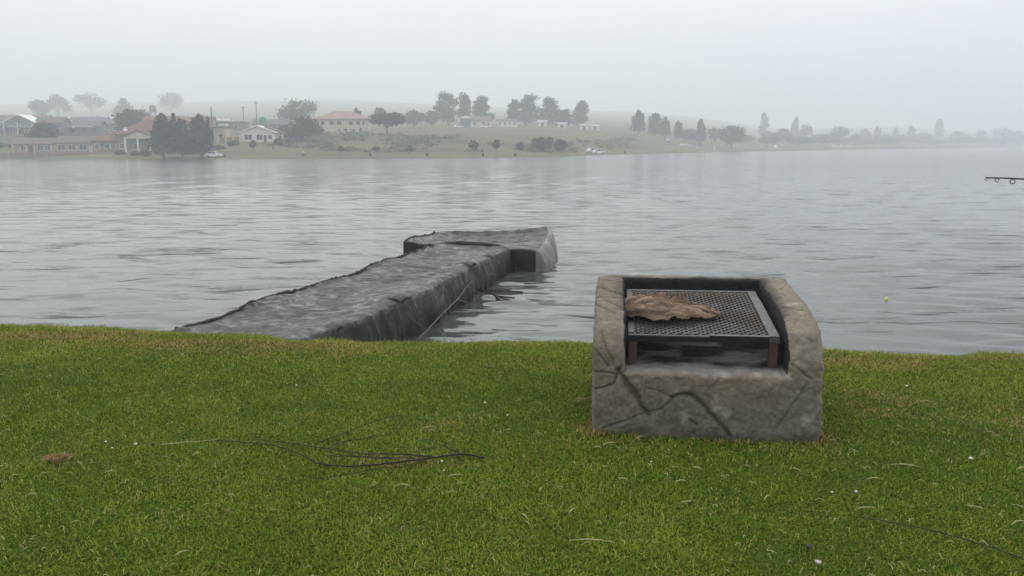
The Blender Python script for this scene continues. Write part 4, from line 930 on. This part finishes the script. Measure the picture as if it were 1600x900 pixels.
br_ = np.array([.120, .076, .050])*(1+.8*fbm(s*6, t*5, 0, 221, 4))[:, None]+np.clip(ridge*12-.42, 0, 1.1)[:, None]*np.array([.36, .275, .19])  # fold ridges lightened in the colour as painted highlights, folds kept dark
charm = np.clip((.30-s)*4+(-t-.2)*1.0+.9*fbm(s*7, t*5, 0, 223, 3), 0, 1)*np.clip((.42-s)*6, 0, 1)
edg = np.clip((np.abs(t)-.86)*5+.4*fbm(s*12, t*3, 0, 225, 2), 0, 1)
br_ = br_*(1-.82*charm[:, None])*(1-.45*edg[:, None])
o = mesh_np('leaf_blade', co, quads(np.arange(na_*nb).reshape(na_, nb)), M['dry'], lf, {'tint': ('FLOAT_COLOR', 'POINT', np.concatenate([np.clip(br_, .012, .6), np.ones((len(co), 1))], 1))})
o.modifiers.new('thick', 'SOLIDIFY').thickness = .003

# ------------------------------------------------------------------ lawn blades
def inside_block(x, y, m=0.):
    dx, dy = x-BX, y-BY; c, s_ = math.cos(-BRZ), math.sin(-BRZ); u_, v_ = dx*c-dy*s_, dx*s_+dy*c
    return (u_ > -.61-m) & (u_ < .64+m) & (v_ > .0-m) & (v_ < 1.16+m), u_, v_
N0 = 1700000
bx = rng.uniform(-7.2, 7.2, N0); by = rng.uniform(1.9, 8.4, N0)
ok = (np.abs(bx) < .70*by+.9) & (by < crest(bx)+.30)
keepp = np.clip(1.35-.13*by, .45, 1)*.62
ok &= rng.random(N0) < keepp
ok &= ~inside_block(bx, by, -.012)[0]
bx, by = bx[ok], by[ok]; NB = len(bx); bz = lawn_z(bx, by)-.004
_, ub, vb = inside_block(bx, by)
near_block = np.exp(-np.maximum(np.maximum(np.maximum(-.61-ub, ub-.64), np.maximum(-vb, vb-1.16)), 0)/.05)
patch = fbm(bx*.8, by*.9, 0, 301, 3); fine = vnoise(bx*5, by*6, 0, 303)
te = by-crest(bx)
edge_dry = np.exp(-((te+.42)/.34)**2)*np.clip(fbm(bx*1.1, by*2.4, 0, 305, 4)*2.8+.62-.5*(bx > 1), 0, 1)
def blob(x, y, rx, ry, a=1): return a*np.exp(-(((bx-x)/rx)**2+((by-y)/ry)**2))
spots = blob(-.62, 4.07, .22, .10, .9)+blob(-.42, 4.6, .12, .10, .5)+blob(-2.34, 4.07, .07, .05, .9)+blob(.45, 4.55, .10, .12, .9)+blob(1.74, 4.5, .10, .22, 1.)+blob(1.6, 4.28, .25, .06, .6)+blob(2.35, 5.1, .30, .28, .6)+blob(2.9, 4.75, .4, .3, .5)+blob(2.0, 5.6, .2, .2, .5)
spots *= np.clip(.75+.6*vnoise(bx*9, by*9, 0, 307), 0, 1.3)
scat = np.clip(fbm(bx*2.3, by*2.3, 0, 309, 3)*1.8-.62, 0, .6)
dry = np.clip(edge_dry*.95+spots+scat*.5+near_block*.6+.03, 0, .93)
isdry = rng.random(NB) < dry*.78+.004
ln = (.018+.017*rng.random(NB))*(1+.25*patch)*(1+.5*near_block)*np.where(te > -.5, 1.2, 1)*(1+np.clip(.5+1.1*vnoise(bx*3.2, 0, 0, 333), 0, 1.2)*np.clip((te+.25)/.3, 0, 1))
wd = (.0014+.0012*rng.random(NB))*(1+.12*(by-2.5))
az = rng.random(NB)*6.283; lean = np.clip(rng.normal(.85, .38, NB), .1, 1.6); lean *= np.where(near_block > .5, .7, 1)
curlb = rng.normal(.6, .6, NB)
dx, dy = np.cos(az), np.sin(az); sx, sy = -dy, dx
def at_(l, le): return np.stack([dx*l*np.sin(le), dy*l*np.sin(le), l*np.cos(le)], 1)
p0 = np.stack([bx, by, bz], 1); p1 = p0+at_(ln*.5, lean*.55); twist = rng.normal(0, .35, NB)[:, None]*ln[:, None]
p2 = p1+at_(ln*.55, np.clip(lean+curlb, 0, 2.1))+np.stack([sx, sy, 0*sx], 1)*twist
sd = np.stack([sx, sy, 0*sx], 1)*wd[:, None]
co = np.stack([p0-sd, p0+sd, p1+sd*.95, p1-sd*.95, p2], 1).reshape(-1, 3)
b0 = np.arange(NB)*5
tri = np.stack([np.stack([b0, b0+1, b0+2], 1), np.stack([b0, b0+2, b0+3], 1), np.stack([b0+3, b0+2, b0+4], 1)], 1).reshape(-1, 3)
g1, g2, g3 = np.array([.072, .140, .012]), np.array([.225, .270, .028]), np.array([.31, .34, .085])
m1 = np.clip(.42+.25*np.clip((te+1.6)/1.6, 0, 1)+.35*patch+.22*fine+rng.normal(0, .22, NB), 0, 1)[:, None]
colr = g1*(1-m1)+g2*m1; lt = rng.random(NB) < .06; colr[lt] = g3*(.8+.4*rng.random((lt.sum(), 1)))
dc = np.array([.40, .30, .11])*(.6+.6*rng.random((NB, 1))); rb = rng.random(NB) < .3; dc[rb] *= [.75, .62, .5]
colr = np.where(isdry[:, None], dc, colr)
colr = np.repeat(np.concatenate([colr, np.ones((NB, 1))], 1), 5, axis=0)
gl = mesh_np('lawn_grass', co, tri, M['blade'], None, {'tint': ('FLOAT_COLOR', 'POINT', colr)}, smooth=False)
tag(gl, 'short curly green grass blades with straw-coloured dry patches', 'grass', kind='stuff')

# ------------------------------------------------------------------ things lying on the lawn
def lz(x, y, up=.02): return float(lawn_z(np.array([x]), np.array([y]))[0])+up
def smooth_path(pts, n=6):
    out = []; P_ = [Vector(p) for p in pts]; m_ = len(P_)
    for i in range(m_-1):
        a, b, c, d_ = P_[max(i-1, 0)], P_[i], P_[i+1], P_[min(i+2, m_-1)]
        for k_ in range(n):
            t_ = k_/n; out.append(.5*((2*b)+(c-a)*t_+(2*a-5*b+4*c-d_)*t_*t_+(3*b-a-3*c+d_)*t_**3))
    return out+[P_[-1]]
fb = empty('fallen_branch', (-.75, 4.15, lz(-.75, 4.15, 0))); tag(fb, 'dark leafless forked branch lying on the grass', 'branch'); fo = Vector(fb.location)
def stick(name, pts, r0, r1, m, parent, o0, up=.022):
    P_ = smooth_path([(x, y, lz(x, y, up+h_)) for x, y, h_ in [(*p, 0) if len(p) == 2 else p for p in pts]])
    n = len(P_); P_ = [p+Vector((random.uniform(-1, 1), random.uniform(-1, 1), random.uniform(-.5, .5)))*.0042-o0 for p in P_]
    return MB().tube(P_, [lin(r0, r1, i/(n-1)) for i in range(n)], 6).build(name, M[m], parent, True)
stick('stem', [(-.145, 4.07), (-.26, 4.12), (-.42, 4.08), (-.55, 4.03), (-.80, 3.97), (-.98, 4.00), (-1.10, 4.12), (-1.27, 4.24), (-1.45, 4.30), (-1.68, 4.35)], .0058, .0018, 'bark', fb, fo)
stick('stem', [(-.42, 4.08), (-.6, 4.11), (-.8, 4.13), (-1.0, 4.20), (-1.2, 4.27), (-1.4, 4.33)], .0036, .0015, 'bark', fb, fo, .028)
for a in ([(-.5, 4.05, .01), (-.7, 4.03, .02), (-.9, 4.1, .01), (-1.02, 4.2)], [(-.26, 4.12), (-.38, 4.2, .02), (-.47, 4.30, .015), (-.52, 4.28)], [(-.40, 4.16, .02), (-.55, 4.1, .01)],
          [(-.98, 4.22), (-.9, 4.32), (-.7, 4.42), (-.6, 4.6)], [(-1.05, 4.3), (-.9, 4.5), (-.75, 4.7), (-.65, 4.75)], [(-.45, 4.06), (-.55, 3.96), (-.68, 3.93), (-.9, 3.82), (-1.0, 3.82)], [(-.62, 4.03, .02), (-.8, 4.05, .02), (-.95, 4.08, .01)]):
    stick('twig', a, .0028, .0012, 'bark', fb, fo)
tw = empty('pale_twig', (-1.78, 4.25, lz(-1.78, 4.25, 0))); tag(tw, 'thin pale stalk lying past the thin end of the fallen branch', 'twig')
stick('stalk', [(-1.60, 4.33), (-1.74, 4.28), (-1.88, 4.24)], .0014, .002, 'straw', tw, Vector(tw.location), .03)
dt = empty('dark_twig', (1.8, 3.1, lz(1.8, 3.1, 0))); tag(dt, 'single long thin dark twig curving over the grass below the barbecue', 'twig')
stick('stalk', [(1.45, 3.38), (1.62, 3.30), (1.78, 3.18), (1.92, 3.02), (2.02, 2.86)], .0014, .0028, 'bark', dt, Vector(dt.location), .026)
tf = empty('dry_grass_tuft', (-2.34, 4.07, lz(-2.34, 4.07, 0))); tag(tf, 'small brown dead tuft of grass on the lawn', 'grass tuft')
mb = MB()
for i in range(60):
    a = random.random()*6.283; l_ = random.uniform(.03, .075); mb.tube([(0.02*math.cos(a), .015*math.sin(a), 0), (l_*.6*math.cos(a), l_*.6*math.sin(a), .03+.012*random.random()), (l_*1.1*math.cos(a), l_*math.sin(a), .02+.02*random.random())], [.0022, .002, .0008], 4)
mb.build('dead_blades', M['strawbrown'], tf)
def straw(x, y, L, a, bend=.2, m='straw', r=.0026):
    o = empty('straw_stalk', (x, y, lz(x, y, 0)), a); tag(o, 'short pale straw stalk dropped on the mown grass', 'straw', 'pale straw stalks scattered on the lawn')
    MB().tube([(-L/2, 0, .030), (-L*.15, L*bend*.35, .036), (L*.2, L*bend*.3, .034), (L/2, -L*bend*.2, .026)], [r*.7, r, r, r*.4], 5).build('stalk', M[m], o, True)
for x, y, L, a, b in [(.32, 3.16, .20, -.05, .05), (.26, 3.45, .10, 1.1, .0), (.92, 3.92, .07, -.7, .3), (.53, 3.78, .06, -.5, .2), (.80, 3.75, .07, .3, .3), (.52, 4.26, .09, .5, .05), (.45, 4.2, .06, .2, .1), (-.47, 4.52, .09, .4, .7), (-.28, 3.83, .07, .35, .05), (-.52, 3.72, .10, .1, .3),
                      (1.95, 3.92, .14, -.2, .2), (1.72, 3.75, .08, .1, .2), (1.55, 3.44, .10, .15, .1), (2.02, 3.42, .10, -.5, .3), (2.12, 3.26, .11, .3, .4), (2.5, 3.86, .10, .2, .5), (1.15, 3.55, .06, .9, .2), (2.55, 4.95, .07, -.2, .3), (.44, 5.1, .08, .1, .5), (-1.3, 3.05, .06, .9, .0), (.05, 3.4, .07, 2.0, .3), (.13, 3.68, .05, 1.2, .2), (1.4, 3.9, .06, -.6, .2), (.78, 3.53, .07, .4, .6), (-2.2, 3.6, .05, .5, .5), (1.74, 4.95, .06, -.3, .1)]: straw(x, y, L*random.uniform(.75, 1.1), a, b*random.choice([-.9, -.4, .2, .5, .8]))
rs = np.random.default_rng(77); mb = MB()
for i in range(420):
    y = rs.uniform(2.3, 6.4); x = rs.uniform(-.66*y, .66*y)
    if inside_block(np.array([x]), np.array([y]), .03)[0][0]: continue
    L = rs.uniform(.018, .05); a = rs.random()*6.283; z = lz(x, y, .022); c, s_ = math.cos(a)*L/2, math.sin(a)*L/2; k_ = rs.normal(0, .3)
    mb.tube([(x-c, y-s_, z), (x-s_*k_, y+c*k_, z+.008), (x+c, y+s_, z+.002)], [.001, .0017, .0008], 4)
tag(mb.build('grass_clippings', M['straw']), 'fine pale mown grass clippings strewn over the lawn', 'clippings', kind='stuff')
def pebble(name, label, x, y, r, m, cat, group=None, flat=.6, up=.012):
    bm = bmesh.new(); bmesh.ops.create_icosphere(bm, subdivisions=2, radius=r)
    sd_ = random.random()*50
    for v in bm.verts:
        v.co *= 1+.28*mnoise.noise(v.co*(1.3/r)+Vector((sd_, 0, 0))); v.co.z *= flat
    me = bpy.data.meshes.new(name); bm.to_mesh(me); bm.free(); me.polygons.foreach_set('use_smooth', [True]*len(me.polygons)); me.materials.append(M[m])
    o = bpy.data.objects.new(name, me); COL.objects.link(o); o.location = (x, y, lz(x, y, up)); tag(o, label, cat, group)
pebble('dark_stone', 'small dark stone sunk in the grass', 1.18, 3.10, .016, 'stone_dark', 'stone', up=.025)
pebble('pale_stone', 'flat pale pebble lying below the dark stone', 1.17, 2.97, .012, 'stone_pale', 'stone', up=.025)
for x, y, r in [(2.32, 4.01, .014), (-2.02, 4.26, .011), (-2.2, 4.3, .009), (-2.12, 4.2, .008), (-.17, 5.0, .010), (-.03, 4.72, .009), (.70, 4.0, .007), (1.47, 3.62, .008), (1.58, 3.62, .009), (-.36, 4.02, .009), (-1.45, 5.4, .010), (2.6, 5.3, .012), (1.72, 5.25, .012), (-.34, 3.9, .006)]:
    pebble('white_scrap', 'tiny white petal-like scrap on the grass', x, y, r*.75, 'whitebit', 'scrap', 'white scraps on the lawn', .5, .03)
# red-brown leaf at the block foot
pebble('red_leaf', 'small reddish brown leaf at the foot of the concrete block', .74, 4.42, .02, 'rust', 'leaf', None, .4, .03)

# ------------------------------------------------------------------ fishing float and fishing rod
ff = empty('fishing_float', (6.75, 14.75, 0)); tag(ff, 'small yellow fishing float on the water', 'float')
MB().tube([(0, 0, -.05), (0, 0, -.02), (0, 0, .02), (0, 0, .045), (0, 0, .06)], [.008, .024, .030, .022, .006], 12).build('bulb', M['yellow'], ff, True)
MB().tube([(0, 0, .07), (0, .0, .12)], .004, 6).build('antenna', M['carbon'], ff)
rod = empty('fishing_rod', (2.97, 2.6, 1.15)); tag(rod, 'black fishing rod with ring guides bending in over the lawn', 'fishing rod')
def rp(th): return (-1.5+1.5*math.sin(th), 0, 1.5*math.cos(th))
ths = [i/40*math.pi/2 for i in range(41)]
MB().tube([rp(t_) for t_ in ths], [.0022+.0075*i/40 for i in range(41)], 8).build('blank', M['carbon'], rod, True)
def ring(th, r, drop):
    c = Vector(rp(th)); t_ = Vector((math.cos(th), 0, -math.sin(th))); nrm = Vector((-t_.z, 0, t_.x))*-1
    if nrm.z > 0: nrm = -nrm
    ctr = c+nrm*(drop+r); mb_ = MB()
    ax = (t_*.45+Vector((0, 1, 0))*.9).normalized(); e1 = nrm; e2 = ax.cross(e1).normalized()
    mb_.tube([ctr+r*(math.cos(q*6.2832/16)*e1+math.sin(q*6.2832/16)*e2) for q in range(17)], r*.24, 6, cap=False)
    mb_.tube([c, ctr-nrm*r], .0011, 5).build('guide', M['chrome'], rod, True)
ring(.002, .0042, .0005); ring(.024, .0052, .002); ring(.057, .0068, .003)
for t_ in (.18, .36, .6, .85): ring(t_, .010, .006)
MB().tube([rp(1.3), rp(1.4), rp(1.5), rp(1.5708)], [.014, .016, .016, .017], 10).build('handle', M['cork'], rod, True)
rl = MB(); c = Vector(rp(1.27)); rl.tube([c+Vector((-.01, 0, 0)), c+Vector((-.06, 0, -.005))], .006, 6)
rl.tube([c+Vector((-.085, -.03, -.01)), c+Vector((-.085, .03, -.01))], [.03, .03], 14); rl.tube([c+Vector((-.085, .03, -.01)), c+Vector((-.085, .06, -.01)), c+Vector((-.085, .06, -.05))], .004, 6)
rl.build('reel', M['chrome'], rod)

# ------------------------------------------------------------------ haze
hz = MB().box(-4300, 8200, -300, 5000, -3.2, 112).build('haze', None or M['trim'])
hm = bpy.data.materials.new('haze'); hm.use_nodes = True; hn = hm.node_tree.nodes; hn.remove(hn['Principled BSDF'])
pv = hn.new('ShaderNodeVolumePrincipled'); pv.inputs['Color'].default_value = (.93, .955, .985, 1); pv.inputs['Density'].default_value = .00135; pv.inputs['Anisotropy'].default_value = .0
hm.node_tree.links.new(pv.outputs[0], hn['Material Output'].inputs['Volume'])
hz.data.materials.clear(); hz.data.materials.append(hm); tag(hz, 'pale morning fog hanging over the lake and village', 'fog', kind='stuff')
print('blades', NB, 'tris', sum(len(m_.loops)-2*len(m_.polygons) for m_ in bpy.data.meshes))
